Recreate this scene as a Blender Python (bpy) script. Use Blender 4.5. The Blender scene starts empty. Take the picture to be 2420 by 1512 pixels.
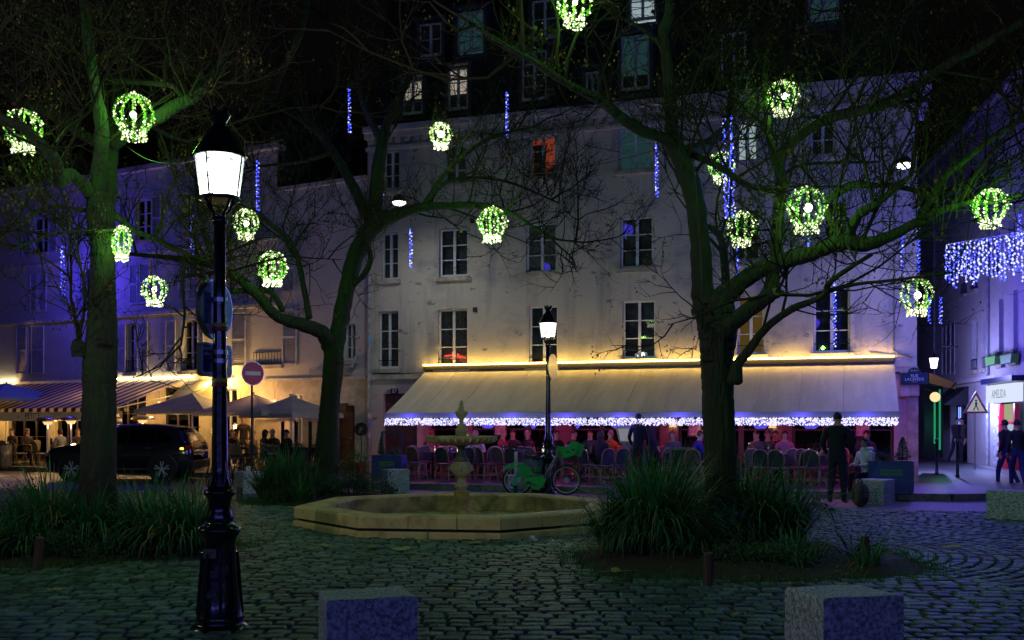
import bpy, bmesh, math, random
from mathutils import Vector, Matrix, noise
R = math.radians
random.seed(7)
scn = bpy.context.scene
col = scn.collection
# ------------------------------------------------------------------ camera, sky, exposure
CAMZ, F, HOR, CX = 1.65, 2419.0, 1000.0, 1209.5       # image measured 2419 px wide, horizon row 1000
cam = bpy.data.objects.new('camera', bpy.data.cameras.new('camera'))
col.objects.link(cam)
cam.location = (0, 0, CAMZ); cam.rotation_euler = (R(90), 0, 0)
cam.data.lens = 36; cam.data.sensor_width = 36; cam.data.clip_end = 2000
cam.data.shift_y = (1000 - 756) / 2419.0
scn.camera = cam
w = bpy.data.worlds.new('World'); scn.world = w; w.use_nodes = True
nt = w.node_tree; nt.nodes.clear()
sky = nt.nodes.new('ShaderNodeTexSky'); sky.sky_type = 'NISHITA'; sky.sun_disc = False
sky.sun_elevation = R(-4.0); sky.sun_rotation = R(180)
bg = nt.nodes.new('ShaderNodeBackground'); wo = nt.nodes.new('ShaderNodeOutputWorld')
bg.inputs['Strength'].default_value = 0.11
nt.links.new(sky.outputs[0], bg.inputs[0]); nt.links.new(bg.outputs[0], wo.inputs[0])
sd = bpy.data.lights.new('moon', 'SUN'); sd.energy = 0.006; sd.angle = R(6); sd.color = (.6, .7, 1)
so = bpy.data.objects.new('moon', sd); col.objects.link(so); so.rotation_euler = (R(35), R(10), R(20))
scn.view_settings.view_transform = 'Standard'; scn.view_settings.look = 'None'
scn.view_settings.exposure = 0.0; scn.view_settings.gamma = 1.0
scn.view_settings.use_curve_mapping = False
cy = scn.cycles
cy.use_denoising = True
try: cy.denoiser = 'OPENIMAGEDENOISE'
except Exception: pass
cy.max_bounces = 6; cy.diffuse_bounces = 2; cy.glossy_bounces = 3; cy.transparent_max_bounces = 12
cy.transmission_bounces = 4; cy.caustics_reflective = False; cy.caustics_refractive = False
cy.sample_clamp_indirect = 1.5; cy.sample_clamp_direct = 0.0
cy.use_light_tree = True

# ------------------------------------------------------------------ helpers
def P(px, py, D):                     # image row/column at a distance -> point of the place
    return Vector(((px - CX) / F * D, D, CAMZ + (HOR - py) / F * D))
def G(px, py, z=0.0):                 # the ground point seen at that row
    D = (CAMZ - z) * F / (py - HOR)
    return Vector(((px - CX) / F * D, D, z))

class MB:
    def __init__(s): s.v = []; s.f = []; s.m = []
    def add(s, vs, fs, mi=0):
        b = len(s.v); s.v += [tuple(v) for v in vs]
        s.f += [tuple(i + b for i in f) for f in fs]; s.m += [mi] * len(fs); return s
    def box(s, x0, x1, y0, y1, z0, z1, mi=0):
        return s.add([(x0,y0,z0),(x1,y0,z0),(x1,y1,z0),(x0,y1,z0),(x0,y0,z1),(x1,y0,z1),(x1,y1,z1),(x0,y1,z1)],
              [(0,3,2,1),(4,5,6,7),(0,1,5,4),(1,2,6,5),(2,3,7,6),(3,0,4,7)], mi)
    def bar(s, a, b, w, h, mi=0):
        a = Vector(a); b = Vector(b); d = (b - a).normalized()
        up = Vector((0,0,1)) if abs(d.z) < .95 else Vector((0,1,0))
        x = d.cross(up).normalized() * (w/2); y = x.cross(d).normalized() * (h/2)
        vs = [a-x-y, a+x-y, a+x+y, a-x+y, b-x-y, b+x-y, b+x+y, b-x+y]
        return s.add(vs, [(0,3,2,1),(4,5,6,7),(0,1,5,4),(1,2,6,5),(2,3,7,6),(3,0,4,7)], mi)
    def tube(s, pts, rad, n=8, mi=0, cap=True):
        pts = [Vector(p) for p in pts]; k = len(pts)
        if not hasattr(rad, '__len__'): rad = [rad]*k
        vs = []; ref = None
        for i, p in enumerate(pts):
            t = (pts[min(i+1,k-1)] - pts[max(i-1,0)])
            if t.length < 1e-9: t = Vector((0,0,1))
            t.normalize()
            if ref is None: ref = Vector((1,0,0)) if abs(t.x) < .8 else Vector((0,1,0))
            x = (ref - t*ref.dot(t))
            if x.length < 1e-6: x = t.orthogonal()
            x.normalize(); y = t.cross(x); ref = x
            for j in range(n):
                a = 2*math.pi*j/n
                vs.append(p + (x*math.cos(a) + y*math.sin(a))*rad[i])
        fs = [(i*n+j, i*n+(j+1)%n, (i+1)*n+(j+1)%n, (i+1)*n+j) for i in range(k-1) for j in range(n)]
        if cap: fs += [tuple(reversed(range(n))), tuple(range((k-1)*n, k*n))]
        return s.add(vs, fs, mi)
    def lathe(s, prof, c=(0,0,0), n=16, mi=0, cap=True, rot=0.0):
        vs = []
        for r, z in prof:
            for j in range(n):
                a = 2*math.pi*j/n + rot
                vs.append((c[0]+r*math.cos(a), c[1]+r*math.sin(a), c[2]+z))
        k = len(prof)
        fs = [(i*n+j, i*n+(j+1)%n, (i+1)*n+(j+1)%n, (i+1)*n+j) for i in range(k-1) for j in range(n)]
        if cap: fs += [tuple(reversed(range(n))), tuple(range((k-1)*n, k*n))]
        return s.add(vs, fs, mi)
    def ball(s, c, r, n=8, m=5, mi=0, sz=1.0, sx=1.0, sy=1.0):
        prof = [(r*math.sin(math.pi*(i+.02)/(m+.04)), -r*math.cos(math.pi*(i+.02)/(m+.04))) for i in range(m+1)]
        b = len(s.v); s.lathe(prof, (0,0,0), n, mi)
        for i in range(b, len(s.v)):
            v = s.v[i]; s.v[i] = (c[0]+v[0]*sx, c[1]+v[1]*sy, c[2]+v[2]*sz)
        return s
    def octa(s, c, r, mi=0, sz=1.0):
        x, y, z = c
        return s.add([(x+r,y,z),(x-r,y,z),(x,y+r,z),(x,y-r,z),(x,y,z+r*sz),(x,y,z-r*sz)],
              [(0,2,4),(2,1,4),(1,3,4),(3,0,4),(2,0,5),(1,2,5),(3,1,5),(0,3,5)], mi)
    def ring(s, c, R0, r, ax='y', n=28, k=6, mi=0, a0=0, a1=2*math.pi):
        full = abs(a1-a0-2*math.pi) < 1e-6; N = n if full else n+1; vs = []
        for i in range(N):
            a = a0+(a1-a0)*i/n
            for j in range(k):
                b = 2*math.pi*j/k; q = R0 + r*math.cos(b); t = r*math.sin(b)
                u, v2 = q*math.cos(a), q*math.sin(a)
                vs.append({'y':(c[0]+u,c[1]+t,c[2]+v2),'x':(c[0]+t,c[1]+u,c[2]+v2),'z':(c[0]+u,c[1]+v2,c[2]+t)}[ax])
        fs = [(i*k+j, ((i+1)%N)*k+j, ((i+1)%N)*k+(j+1)%k, i*k+(j+1)%k) for i in range(n) for j in range(k)]
        return s.add(vs, fs, mi)
    def disc(s, c, r0, y0, y1, n=24, mi=0, sx=1, sz=1):       # a thick disc, axis y
        vs = [(c[0]+sx*r0*math.cos(2*math.pi*j/n), c[1]+y, c[2]+sz*r0*math.sin(2*math.pi*j/n)) for y in (y0,y1) for j in range(n)]
        return s.add(vs, [tuple(range(n)), tuple(reversed(range(n,2*n)))]+[(j,n+j,n+(j+1)%n,(j+1)%n) for j in range(n)], mi)
    def prism(s, pts, y0, y1, mi=0):                            # polygon in xz, extruded along y
        n = len(pts); vs = [(x,y,z) for y in (y0,y1) for x,z in pts]
        return s.add(vs, [tuple(range(n)), tuple(reversed(range(n,2*n)))]+[(j,n+j,n+(j+1)%n,(j+1)%n) for j in range(n)], mi)
    def slab(s, pts, z0, z1, mi=0):                             # polygon in xy, extruded along z
        n = len(pts); vs = [(x,y,z) for z in (z0,z1) for x,y in pts]
        return s.add(vs, [tuple(reversed(range(n))), tuple(range(n,2*n))]+[(j,(j+1)%n,n+(j+1)%n,n+j) for j in range(n)], mi)
    def xf(s, M, start=0):
        for i in range(start, len(s.v)): s.v[i] = tuple(M @ Vector(s.v[i]))
        return s
    def mesh(s, name, mats, smooth=False):
        me = bpy.data.meshes.new(name); me.from_pydata(s.v, [], s.f)
        mats = mats if isinstance(mats, (list,tuple)) else [mats]
        for m in mats: me.materials.append(m)
        if len(mats) > 1: me.polygons.foreach_set('material_index', s.m)
        if smooth: me.polygons.foreach_set('use_smooth', [True]*len(me.polygons))
        me.update(); return me
    def build(s, name, mats, parent=None, smooth=False, world=True):
        return obj(name, s.mesh(name, mats, smooth), parent, world)
WL = {}
def obj(name, data, parent=None, world=True):
    o = bpy.data.objects.new(name, data); col.objects.link(o)
    if parent is not None:
        o.parent = parent
        if world and parent.name in WL: o.matrix_parent_inverse = WL[parent.name].inverted()
        elif not world and parent.name in WL: WL[o.name] = WL[parent.name]
    return o
def tag(o, label=None, cat=None, group=None, kind=None):
    if label: o['label'] = label
    if cat: o['category'] = cat
    if group: o['group'] = group
    if kind: o['kind'] = kind
    return o
def thing(name, label, cat, loc=(0,0,0), rz=0.0, group=None):
    o = bpy.data.objects.new(name, None); col.objects.link(o); o.empty_display_size = .2
    o.location = loc; o.rotation_euler = (0,0,rz)
    WL[o.name] = Matrix.Translation(Vector(loc)) @ Matrix.Rotation(rz, 4, 'Z')
    return tag(o, label, cat, group)
def copy_tree(o, parent=None):
    c = o.copy(); col.objects.link(c); c.parent = parent
    for ch in o.children: copy_tree(ch, c)
    return c
def place(proto, used, loc, rz, label, group=None, sc=1.0):
    o = proto if not used else copy_tree(proto)
    used.append(1)
    o.location = loc; o.rotation_euler = (0,0,rz); o.scale = (sc,)*3
    o['label'] = label
    if group: o['group'] = group
    return o
def lamp(kind, parent, loc, color, power, size=.1, rot=(0,0,0), spot=2.6, world=True, blend=.6):
    l = bpy.data.lights.new('light', kind); l.energy = power; l.color = color
    if kind in ('POINT','SPOT'): l.shadow_soft_size = size
    if kind == 'SPOT': l.spot_size = spot; l.spot_blend = blend
    if kind == 'AREA': l.shape = 'RECTANGLE'; l.size = size[0]; l.size_y = size[1]
    o = obj('light_source', l, parent, world); o.location = loc; o.rotation_euler = rot
    return o
def text(body, name, m, size, parent, M, ext=.002, align='CENTER', world=False, sx=1.0):
    c = bpy.data.curves.new('t', 'FONT'); c.body = body; c.size = size; c.extrude = ext
    c.align_x = align; c.align_y = 'CENTER'; c.resolution_u = 2
    t = bpy.data.objects.new('t', c); col.objects.link(t)
    dg = bpy.context.evaluated_depsgraph_get()
    me = bpy.data.meshes.new_from_object(t.evaluated_get(dg)); me.name = name
    bpy.data.objects.remove(t)
    me.transform(M @ Matrix.Rotation(R(90), 4, 'X') @ Matrix.Diagonal((sx,1,1,1)))
    me.materials.clear(); me.materials.append(m)
    return obj(name, me, parent, world)

# ------------------------------------------------------------------ materials
MATS = {}
def pm(name, c, rough=.7, metal=0, var=.0, vs=6.0, c2=None, bump=0.0, bs=30.0, emis=None, es=0.0, spec=.5, stretch=(1,1,1), island=0.0, thr=(.42,.62), trans=0.0, sample=True, coat=0.0, bd=.02):
    if name in MATS: return MATS[name]
    m = bpy.data.materials.new(name); m.use_nodes = True; n = m.node_tree.nodes; L = m.node_tree.links
    b = n['Principled BSDF']; b.inputs['Roughness'].default_value = rough; b.inputs['Metallic'].default_value = metal
    b.inputs['Base Color'].default_value = (*c, 1); b.inputs['Specular IOR Level'].default_value = spec
    if coat: b.inputs['Coat Weight'].default_value = coat; b.inputs['Coat Roughness'].default_value = .04
    if trans: b.inputs['Transmission Weight'].default_value = trans
    if emis:
        b.inputs['Emission Color'].default_value = (*emis, 1); b.inputs['Emission Strength'].default_value = es
    tc = None
    if var or bump or c2:
        tc = n.new('ShaderNodeTexCoord'); mp = n.new('ShaderNodeMapping'); mp.inputs['Scale'].default_value = stretch
        L.new(tc.outputs['Object'], mp.inputs[0])
    last = None
    if var or c2:
        nz = n.new('ShaderNodeTexNoise'); nz.inputs['Scale'].default_value = vs; nz.inputs['Detail'].default_value = 6; nz.inputs['Roughness'].default_value = .65
        L.new(mp.outputs[0], nz.inputs['Vector'])
        rp = n.new('ShaderNodeValToRGB'); e = rp.color_ramp.elements
        e[0].position, e[1].position = thr
        cc = c2 or tuple(x*(1+var) for x in c); ca = c if c2 else tuple(x*(1-var) for x in c)
        e[0].color = (*ca, 1); e[1].color = (*cc, 1)
        L.new(nz.outputs['Fac'], rp.inputs[0]); last = rp.outputs[0]
    if island:
        g = n.new('ShaderNodeNewGeometry'); oi = n.new('ShaderNodeObjectInfo'); ad = n.new('ShaderNodeMath'); ad.operation = 'ADD'
        fr = n.new('ShaderNodeMath'); fr.operation = 'FRACT'
        L.new(g.outputs['Random Per Island'], ad.inputs[0]); L.new(oi.outputs['Random'], ad.inputs[1]); L.new(ad.outputs[0], fr.inputs[0])
        mr = n.new('ShaderNodeMapRange'); mr.inputs['To Min'].default_value = 1-island; mr.inputs['To Max'].default_value = 1+island
        L.new(fr.outputs[0], mr.inputs['Value'])
        mx = n.new('ShaderNodeVectorMath'); mx.operation = 'SCALE'
        if last: L.new(last, mx.inputs[0])
        else: mx.inputs[0].default_value = c
        L.new(mr.outputs[0], mx.inputs['Scale']); last = mx.outputs[0]
    if last: L.new(last, b.inputs['Base Color'])
    if bump:
        nb = n.new('ShaderNodeTexNoise'); nb.inputs['Scale'].default_value = bs; nb.inputs['Detail'].default_value = 5
        L.new(mp.outputs[0], nb.inputs['Vector'])
        bp = n.new('ShaderNodeBump'); bp.inputs['Strength'].default_value = bump; bp.inputs['Distance'].default_value = bd
        L.new(nb.outputs['Fac'], bp.inputs['Height']); L.new(bp.outputs[0], b.inputs['Normal'])
    if not sample: m.cycles.emission_sampling = 'NONE'
    MATS[name] = m; return m
def glow(name, c, s, sample=False):
    if name in MATS: return MATS[name]
    m = bpy.data.materials.new(name); m.use_nodes = True; n = m.node_tree.nodes; n.clear()
    e = n.new('ShaderNodeEmission'); e.inputs[0].default_value = (*c,1); e.inputs[1].default_value = s
    o = n.new('ShaderNodeOutputMaterial'); m.node_tree.links.new(e.outputs[0], o.inputs[0])
    if not sample: m.cycles.emission_sampling = 'NONE'
    MATS[name] = m; return m
def glass(name, tint=(1,1,1), refl=.06, rough=.02):
    if name in MATS: return MATS[name]
    m = bpy.data.materials.new(name); m.use_nodes = True; n = m.node_tree.nodes; n.clear(); L = m.node_tree.links
    t = n.new('ShaderNodeBsdfTransparent'); t.inputs[0].default_value = (*tint,1)
    g = n.new('ShaderNodeBsdfGlossy'); g.inputs['Roughness'].default_value = rough
    lw = n.new('ShaderNodeFresnel'); lw.inputs[0].default_value = 1.5
    ad = n.new('ShaderNodeMath'); ad.operation = 'ADD'; ad.use_clamp = True; ad.inputs[1].default_value = refl
    mx = n.new('ShaderNodeMixShader'); o = n.new('ShaderNodeOutputMaterial')
    L.new(lw.outputs[0], ad.inputs[0]); L.new(ad.outputs[0], mx.inputs[0]); L.new(t.outputs[0], mx.inputs[1]); L.new(g.outputs[0], mx.inputs[2]); L.new(mx.outputs[0], o.inputs[0])
    MATS[name] = m; return m

def plaster(name, c, stain, sc=.5, dirt=.55):
    """old lime plaster: broad blotches, rain streaks running down and small chipped patches"""
    if name in MATS: return MATS[name]
    m = bpy.data.materials.new(name); m.use_nodes = True; n = m.node_tree.nodes; L = m.node_tree.links
    b = n['Principled BSDF']; b.inputs['Roughness'].default_value = .9; b.inputs['Specular IOR Level'].default_value = .2
    tc = n.new('ShaderNodeTexCoord')
    def noise(scale, st, det=6, lo=.5, hi=.65):
        mp = n.new('ShaderNodeMapping'); mp.inputs['Scale'].default_value = st; L.new(tc.outputs['Object'], mp.inputs[0])
        z = n.new('ShaderNodeTexNoise'); z.inputs['Scale'].default_value = scale; z.inputs['Detail'].default_value = det; z.inputs['Roughness'].default_value = .62
        L.new(mp.outputs[0], z.inputs['Vector'])
        r = n.new('ShaderNodeMapRange'); r.inputs['From Min'].default_value = lo; r.inputs['From Max'].default_value = hi
        L.new(z.outputs['Fac'], r.inputs['Value']); return r.outputs[0], z.outputs['Fac']
    a, _ = noise(.55, (1,1,1.6), 8, .50, .66); s_, _ = noise(1.6, (1,1,.10), 5, .52, .72); f, _ = noise(2.2, (1,1,2.2), 8, .60, .66)
    g, gh = noise(14, (1,1,1), 8, .3, .7)
    def mix(c1, c2, fac, k):
        x = n.new('ShaderNodeMix'); x.data_type = 'RGBA'
        k_ = n.new('ShaderNodeMath'); k_.operation = 'MULTIPLY'; k_.use_clamp = True; k_.inputs[1].default_value = k
        L.new(fac, k_.inputs[0]); L.new(k_.outputs[0], x.inputs['Factor'])
        for i, q in ((6,c1),(7,c2)):
            if isinstance(q, tuple): x.inputs[i].default_value = (*q,1)
            else: L.new(q, x.inputs[i])
        return x.outputs[2]
    k = mix(c, tuple(q*.82 for q in c), g, .6)
    k = mix(k, stain, a, dirt*.75); k = mix(k, stain, s_, dirt*.85); k = mix(k, tuple(q*.45 for q in stain), f, dirt*.75)
    L.new(k, b.inputs['Base Color'])
    bp = n.new('ShaderNodeBump'); bp.inputs['Strength'].default_value = .35; bp.inputs['Distance'].default_value = .03
    L.new(gh, bp.inputs['Height']); L.new(bp.outputs[0], b.inputs['Normal'])
    MATS[name] = m; return m

def thin(m, fac):
    """leaf or cloth: part of the light passes through"""
    n = m.node_tree.nodes; L = m.node_tree.links; b = n['Principled BSDF']; o = n['Material Output']
    t = n.new('ShaderNodeBsdfTranslucent'); x = n.new('ShaderNodeMixShader'); x.inputs[0].default_value = fac
    if b.inputs['Base Color'].links: L.new(b.inputs['Base Color'].links[0].from_socket, t.inputs[0])
    else: t.inputs[0].default_value = b.inputs['Base Color'].default_value
    L.new(b.outputs[0], x.inputs[1]); L.new(t.outputs[0], x.inputs[2]); L.new(x.outputs[0], o.inputs[0]); return m
M_wall = plaster('old cream plaster', (.58,.51,.40), (.20,.20,.22), dirt=.95)
M_wallL = plaster('old pale plaster', (.56,.52,.50), (.30,.28,.30), dirt=.4)
M_wallR = plaster('street plaster', (.55,.50,.48), (.3,.28,.3), dirt=.4)
M_stone = pm('pale limestone', (.42,.37,.28), .85, var=.28, vs=3, bump=.3, bs=25)
M_frame = pm('white window paint', (.62,.62,.62), .5, var=.1, vs=4)
M_shut = pm('grey shutter paint', (.52,.50,.50), .6, var=.18, vs=5)
M_shutB = pm('blue grey shutter paint', (.42,.43,.55), .6, var=.18, vs=5)
M_iron = pm('black iron', (.012,.012,.015), .45, .3)
M_slate = pm('dark slate', (.02,.021,.026), .75, var=.4, vs=8, bump=.2)
M_glass = glass('window glass')
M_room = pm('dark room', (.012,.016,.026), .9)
M_lace = pm('lace curtain', (.20,.20,.24), .9, var=.35, vs=14, stretch=(1,1,1))
M_lamppaint = pm('glossy black lamp paint', (.008,.008,.012), .22, .0, var=.3, vs=9, bump=.12, bs=18, coat=.4)
M_granite = pm('speckled granite', (.17,.18,.20), .8, c2=(.62,.64,.66), vs=38, bump=.22, bs=45, thr=(.40,.60))
M_wood = pm('weathered stake wood', (.11,.065,.035), .85, var=.4, vs=8, stretch=(1,1,.2), bump=.3)
M_soil = pm('mulch soil', (.028,.019,.012), .95, c2=(.075,.045,.026), vs=45, bump=.8, bs=60)
M_bark = pm('mossy bark', (.020,.016,.012), .9, c2=(.014,.032,.008), vs=3.5, bump=1.0, bs=22, stretch=(1,1,.22), thr=(.45,.62), bd=.07)
M_twig = pm('twig bark', (.028,.020,.013), .9, spec=.2)
M_pod = pm('dry seed pods', (.13,.070,.022), .85, island=.5)
M_leafbr = pm('dry leaf', (.42,.32,.12), .8, island=.35)
M_blade = pm('long grass blades', (.048,.175,.060), .45, island=.6, spec=.40)
M_shrub = pm('shrub leaves', (.042,.095,.036), .6, island=.5)
M_moss = pm('moss joint', (.012,.030,.010), .95, c2=(.035,.085,.020), vs=14, bump=.6, bs=50)
M_cobble = pm('worn cobble', (.112,.148,.124), .6, var=.35, vs=16, bump=.2, bs=42, island=.6, spec=.28)
M_asph = pm('dark asphalt', (.040,.040,.043), .6, var=.35, vs=3, bump=.35, bs=80)
M_pave = pm('asphalt pavement', (.042,.042,.048), .42, var=.25, vs=2.2, bump=.2, bs=60)
M_kerb = pm('granite kerb', (.15,.15,.16), .6, var=.3, vs=6, bump=.2, bs=30)
M_awn = pm('cream awning canvas', (.47,.41,.30), .8, var=.10, vs=1.2, stretch=(3,.5,.5), bump=.1, bs=6)
M_canvas = thin(pm('grey parasol canvas', (.50,.48,.46), .8, var=.12, vs=2), .35)
thin(M_blade, .35); thin(M_shrub, .3)
M_dark = pm('very dark paint', (.012,.012,.014), .6)
M_wooddark = pm('dark shopfront wood', (.045,.028,.030), .45, var=.3, vs=5, stretch=(1,1,.2))
M_steel = pm('brushed steel', (.5,.5,.52), .3, 1.0)
M_white = pm('white enamel', (.75,.75,.75), .4)
M_red = pm('red enamel', (.55,.015,.012), .35)
M_navy = pm('navy enamel', (.012,.018,.07), .35)
M_skin = pm('skin', (.48,.27,.19), .6)
M_rubber = pm('tyre rubber', (.012,.012,.012), .7)
# lights that glow
E_led = glow('green white bulbs', (.95,1.0,.66), 2.4)
E_led2 = glow('yellow green halo bulbs', (.66,.88,.26), 1.4)  # added dim bulbs; the green halo of the white ones put into colour
E_star = glow('strobe bulb', (1,.98,1), 9.0)
E_blue = glow('blue bulbs', (.05,.07,1.0), 4.0)
E_bluew = glow('blue white bulbs', (.36,.40,1.0), 2.6)
E_fairy = glow('fairy bulbs', (.70,.66,1.0), 1.5)
E_yel = glow('yellow tube', (1.0,.64,.13), 27.0, True)
E_lamp = glow('street lamp burner', (.95,1.0,.95), 20.0)
E_warm = glow('warm bulb', (1,.62,.24), 1.7)
E_ir = glow('infrared element', (1.0,.04,.16), 120.0, True)
# ------------------------------------------------------------------ ground
BEDS = [(-5.45,13.4,1.75), (2.75,12.45,2.05), (-4.0,21.7,1.55)]     # planted tree beds
FC = Vector((-.84,17.0,0)); FR = 2.72                                 # fountain
tag(MB().add([(-400,-60,0),(400,-60,0),(400,700,0),(-400,700,0)],[(0,1,2,3)]).build('ground', M_asph), kind='structure')
KM0 = Vector((-4.37,31.3,0)); TH_M = R(-18.26); dM = Vector((math.cos(TH_M),math.sin(TH_M),0)); nM = Vector((-dM.y,dM.x,0))
dL = Vector((.876,-.482,0)); TH_L = math.atan2(dL.y,dL.x); nL = Vector((-dL.y,dL.x,0)); KL0 = Vector((-4.45,31.5,0)) - dL*30
KR0 = Vector((19.5,52,0)); dR = Vector((-.1643,-.9864,0)); TH_R = math.atan2(dR.y,dR.x); nR = Vector((-dR.y,dR.x,0))
FRAMES = {'M':(KM0,dM,nM,TH_M), 'L':(KL0,dL,nL,TH_L), 'R':(KR0,dR,nR,TH_R)}
def hit(fr, px, py, off=0.0):
    o, d, n, th = FRAMES[fr]
    r = Vector(((px-CX)/F, 1, 0)); t = (o.dot(n)+off)/r.dot(n)
    p = r*t; return (p-o).dot(d), CAMZ+(HOR-py)/F*t
def W(fr, u, off=0, z=0):
    o, d, n, th = FRAMES[fr]; p = o+d*u+n*off; return Vector((p.x,p.y,z))
# square: mossy bed and separate setts
sq = [(-16,3),(15,3),(15,16),(11.6,17.9),(-4.3,23.2),(-9.5,25.0),(-16,26.5)]
square = tag(MB().slab(sq, -.02, .004).build('square_paving', M_moss), kind='structure')
def in_sq(x, y):
    c = False; j = len(sq)-1
    for i in range(len(sq)):
        if (sq[i][1] > y) != (sq[j][1] > y) and x < (sq[j][0]-sq[i][0])*(y-sq[i][1])/(sq[j][1]-sq[i][1])+sq[i][0]: c = not c
        j = i
    return c
AC = Vector((3.4,13.2,0))
def in_arc(x, y):
    dx, dy = x-AC.x, y-AC.y
    return dx*dx+dy*dy < 6.4**2 and dx > -.2 and math.degrees(math.atan2(dy,dx)) > -62
def blocked(x, y):
    if not in_sq(x,y) or abs(x) > .56*y+1.2: return True
    for bx, by, br in BEDS:
        a = math.atan2(y-by, x-bx)
        if math.hypot(x-bx, y-by) < br*(1+.07*math.sin(3*a+bx)+.05*math.sin(7*a)): return True
    return math.hypot(x-FC.x,y-FC.y) < FR-.1
stones = []
rnd = random.Random(3)
y = 4.9; row = 0
while y < 26:
    x = -15+rnd.random()*.2
    while x < 15:
        L_ = rnd.uniform(.165,.255)
        yy = y+.05*math.sin(x*.55)+.012*(x)+.03*math.sin(x*1.7+y)
        if not in_arc(x+L_/2,yy) and not blocked(x+L_/2,yy): stones.append((x+L_/2, yy, L_-.024, .148, rnd.gauss(.012,.03)))
        x += L_
    y += .168; row += 1
for k in range(1,39):
    rr = .35+k*.165; a = -1.1; 
    while a < 1.62:
        st = rnd.uniform(.15,.22)/rr; aa = a+st/2
        x, yy = AC.x+rr*math.cos(aa), AC.y+rr*math.sin(aa)
        if in_arc(x,yy) and not blocked(x,yy): stones.append((x,yy,st*rr-.022,.136,aa+math.pi/2))
        a += st
def sett(L_, W_, h, r):
    j = lambda q: r.uniform(-q,q)
    e = min(.021, W_*.15); base = []; mid = []; top = []
    for sx, sy in ((-1,-1),(1,-1),(1,1),(-1,1)):
        jx, jy = j(.010), j(.010)
        base.append((sx*L_/2+jx, sy*W_/2+jy, -.02)); mid.append((sx*(L_/2-.006)+jx, sy*(W_/2-.006)+jy, h-.008+j(.002)))
        top.append((sx*(L_/2-e)+jx, sy*(W_/2-e)+jy, h+j(.0025)))
    return base+mid+top, [(0,1,5,4),(1,2,6,5),(2,3,7,6),(3,0,4,7),(4,5,9,8),(5,6,10,9),(6,7,11,10),(7,4,8,11),(8,9,10,11)]
stones.sort(key=lambda s: s[1]+ .25*abs(s[0]))
vis = [s for s in stones if s[1] > 7.6 and abs(s[0]) < .5*s[1]]
near = set(id(s) for s in vis[:300])
pool = []
for i in range(16):
    b = MB(); v, f = sett(.19,.148,.024,rnd); b.add(v,f); pool.append(b.mesh('sett', M_cobble))
rest = MB()
for s in stones:
    if id(s) in near:
        o = obj('sett', rnd.choice(pool), square); o.location = (s[0],s[1],.004+rnd.uniform(-.004,.006)); o.rotation_euler = (rnd.gauss(0,.02),rnd.gauss(0,.02),s[4]); o.scale = (s[2]/.19, s[3]/.148, 1)
    else:
        v, f = sett(s[2],s[3],.024+rnd.uniform(-.006,.007),rnd); ca, sa = math.cos(s[4]), math.sin(s[4])
        rest.add([(s[0]+a*ca-b*sa, s[1]+a*sa+b*ca, .004+c) for a,b,c in v], f)
tag(rest.build('setts_beyond', M_cobble, square), kind='stuff')
# joints: tufts of grass and moss between the setts
mb = MB(); r5 = random.Random(5)
for i in range(5200):
    yy = 5.5+18*r5.random()**1.7; x = r5.uniform(-.52,.52)*yy
    if not in_sq(x,yy) or math.hypot(x-FC.x,yy-FC.y) < FR+.05: continue
    pat = math.sin(x*1.3+2)*math.sin(yy*.9)+.4*math.sin(x*3.1+yy*2)
    if pat < r5.uniform(-.2,.9): continue
    for k in range(4):
        a = r5.uniform(0,6.28); h = r5.uniform(.02,.055); b = Vector((x+r5.gauss(0,.02), yy+r5.gauss(0,.02), .01)); d = Vector((math.cos(a),math.sin(a),0))
        mb.add([b-d.cross(Vector((0,0,1)))*.004, b+d.cross(Vector((0,0,1)))*.004, b+d*h*.6+Vector((0,0,h))],[(0,1,2)])
tag(mb.build('joint_grass', M_blade), 'short grass and moss growing between the cobbles', 'grass', kind='stuff')
# lane between square and cafes: flat small setts band, crossing stripes
tag(MB().add([(-40,21,.003),(11.6,17.4,.003),(16,15,.003),(40,10,.003),(40,40,.003),(-40,60,.003)],[(0,1,2,3,4,5)]).build('road', pm('wet lane setts', (.05,.05,.055), .5, var=.4, vs=9, bump=.9, bs=22)), kind='structure')
mb = MB()
for k in range(6):
    x0 = -19.5+k*1.0; mb.add([(x0,28.6,.007),(x0+.5,28.6,.007),(x0-.3,32.4,.007),(x0-.8,32.4,.007)],[(0,1,2,3)])
tag(mb.build('crossing_stripes', pm('worn road paint', (.45,.45,.45), .7, var=.3, vs=5)), kind='structure')
# edge band of the square on the left (brown strip) 
# pavements with kerb stones
def pavement(name, pts, kerb, h=.15):
    o = tag(MB().slab(pts, -.02, h).build(name, M_pave), kind='structure')
    ks = MB().box(0,.98,-.15,.15,-.02,h+.006).mesh('kerb_stone', M_kerb)
    for a, b in kerb:
        a, b = Vector(a), Vector(b); d = b-a; n = int(d.length); st = d.length/n
        for i in range(n):
            k = obj('kerb_stone', ks, o); k.location = (*(a+d*(i/n)),0); k.rotation_euler = (0,0,math.atan2(d.y,d.x)); k.scale = (st,1,1+random.uniform(-.02,.02))
    return o
KO = 4.8
a = W('M',-.9,-KO); b = W('M',16.0,-KO); c = W('M',18.6,-3.0); d = W('M',18.2,30); e = W('M',-.9,2)
pavement('cafe_pavement', [(p.x,p.y) for p in (a,b,c,d,e)], [((a.x,a.y),(b.x,b.y)),((b.x,b.y),(c.x,c.y)),((c.x,c.y),(d.x,d.y))])
a = W('L',-8,-2.6); b = W('L',29.2,-2.6); c = W('L',30.2,3); d = W('L',-8,3)
pavement('left_pavement', [(p.x,p.y) for p in (a,b,c,d)], [((a.x,a.y),(b.x,b.y))])
a = W('R',-5,-1.6); b = W('R',32,-1.6); c = W('R',32,3); d = W('R',-5,3)
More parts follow.
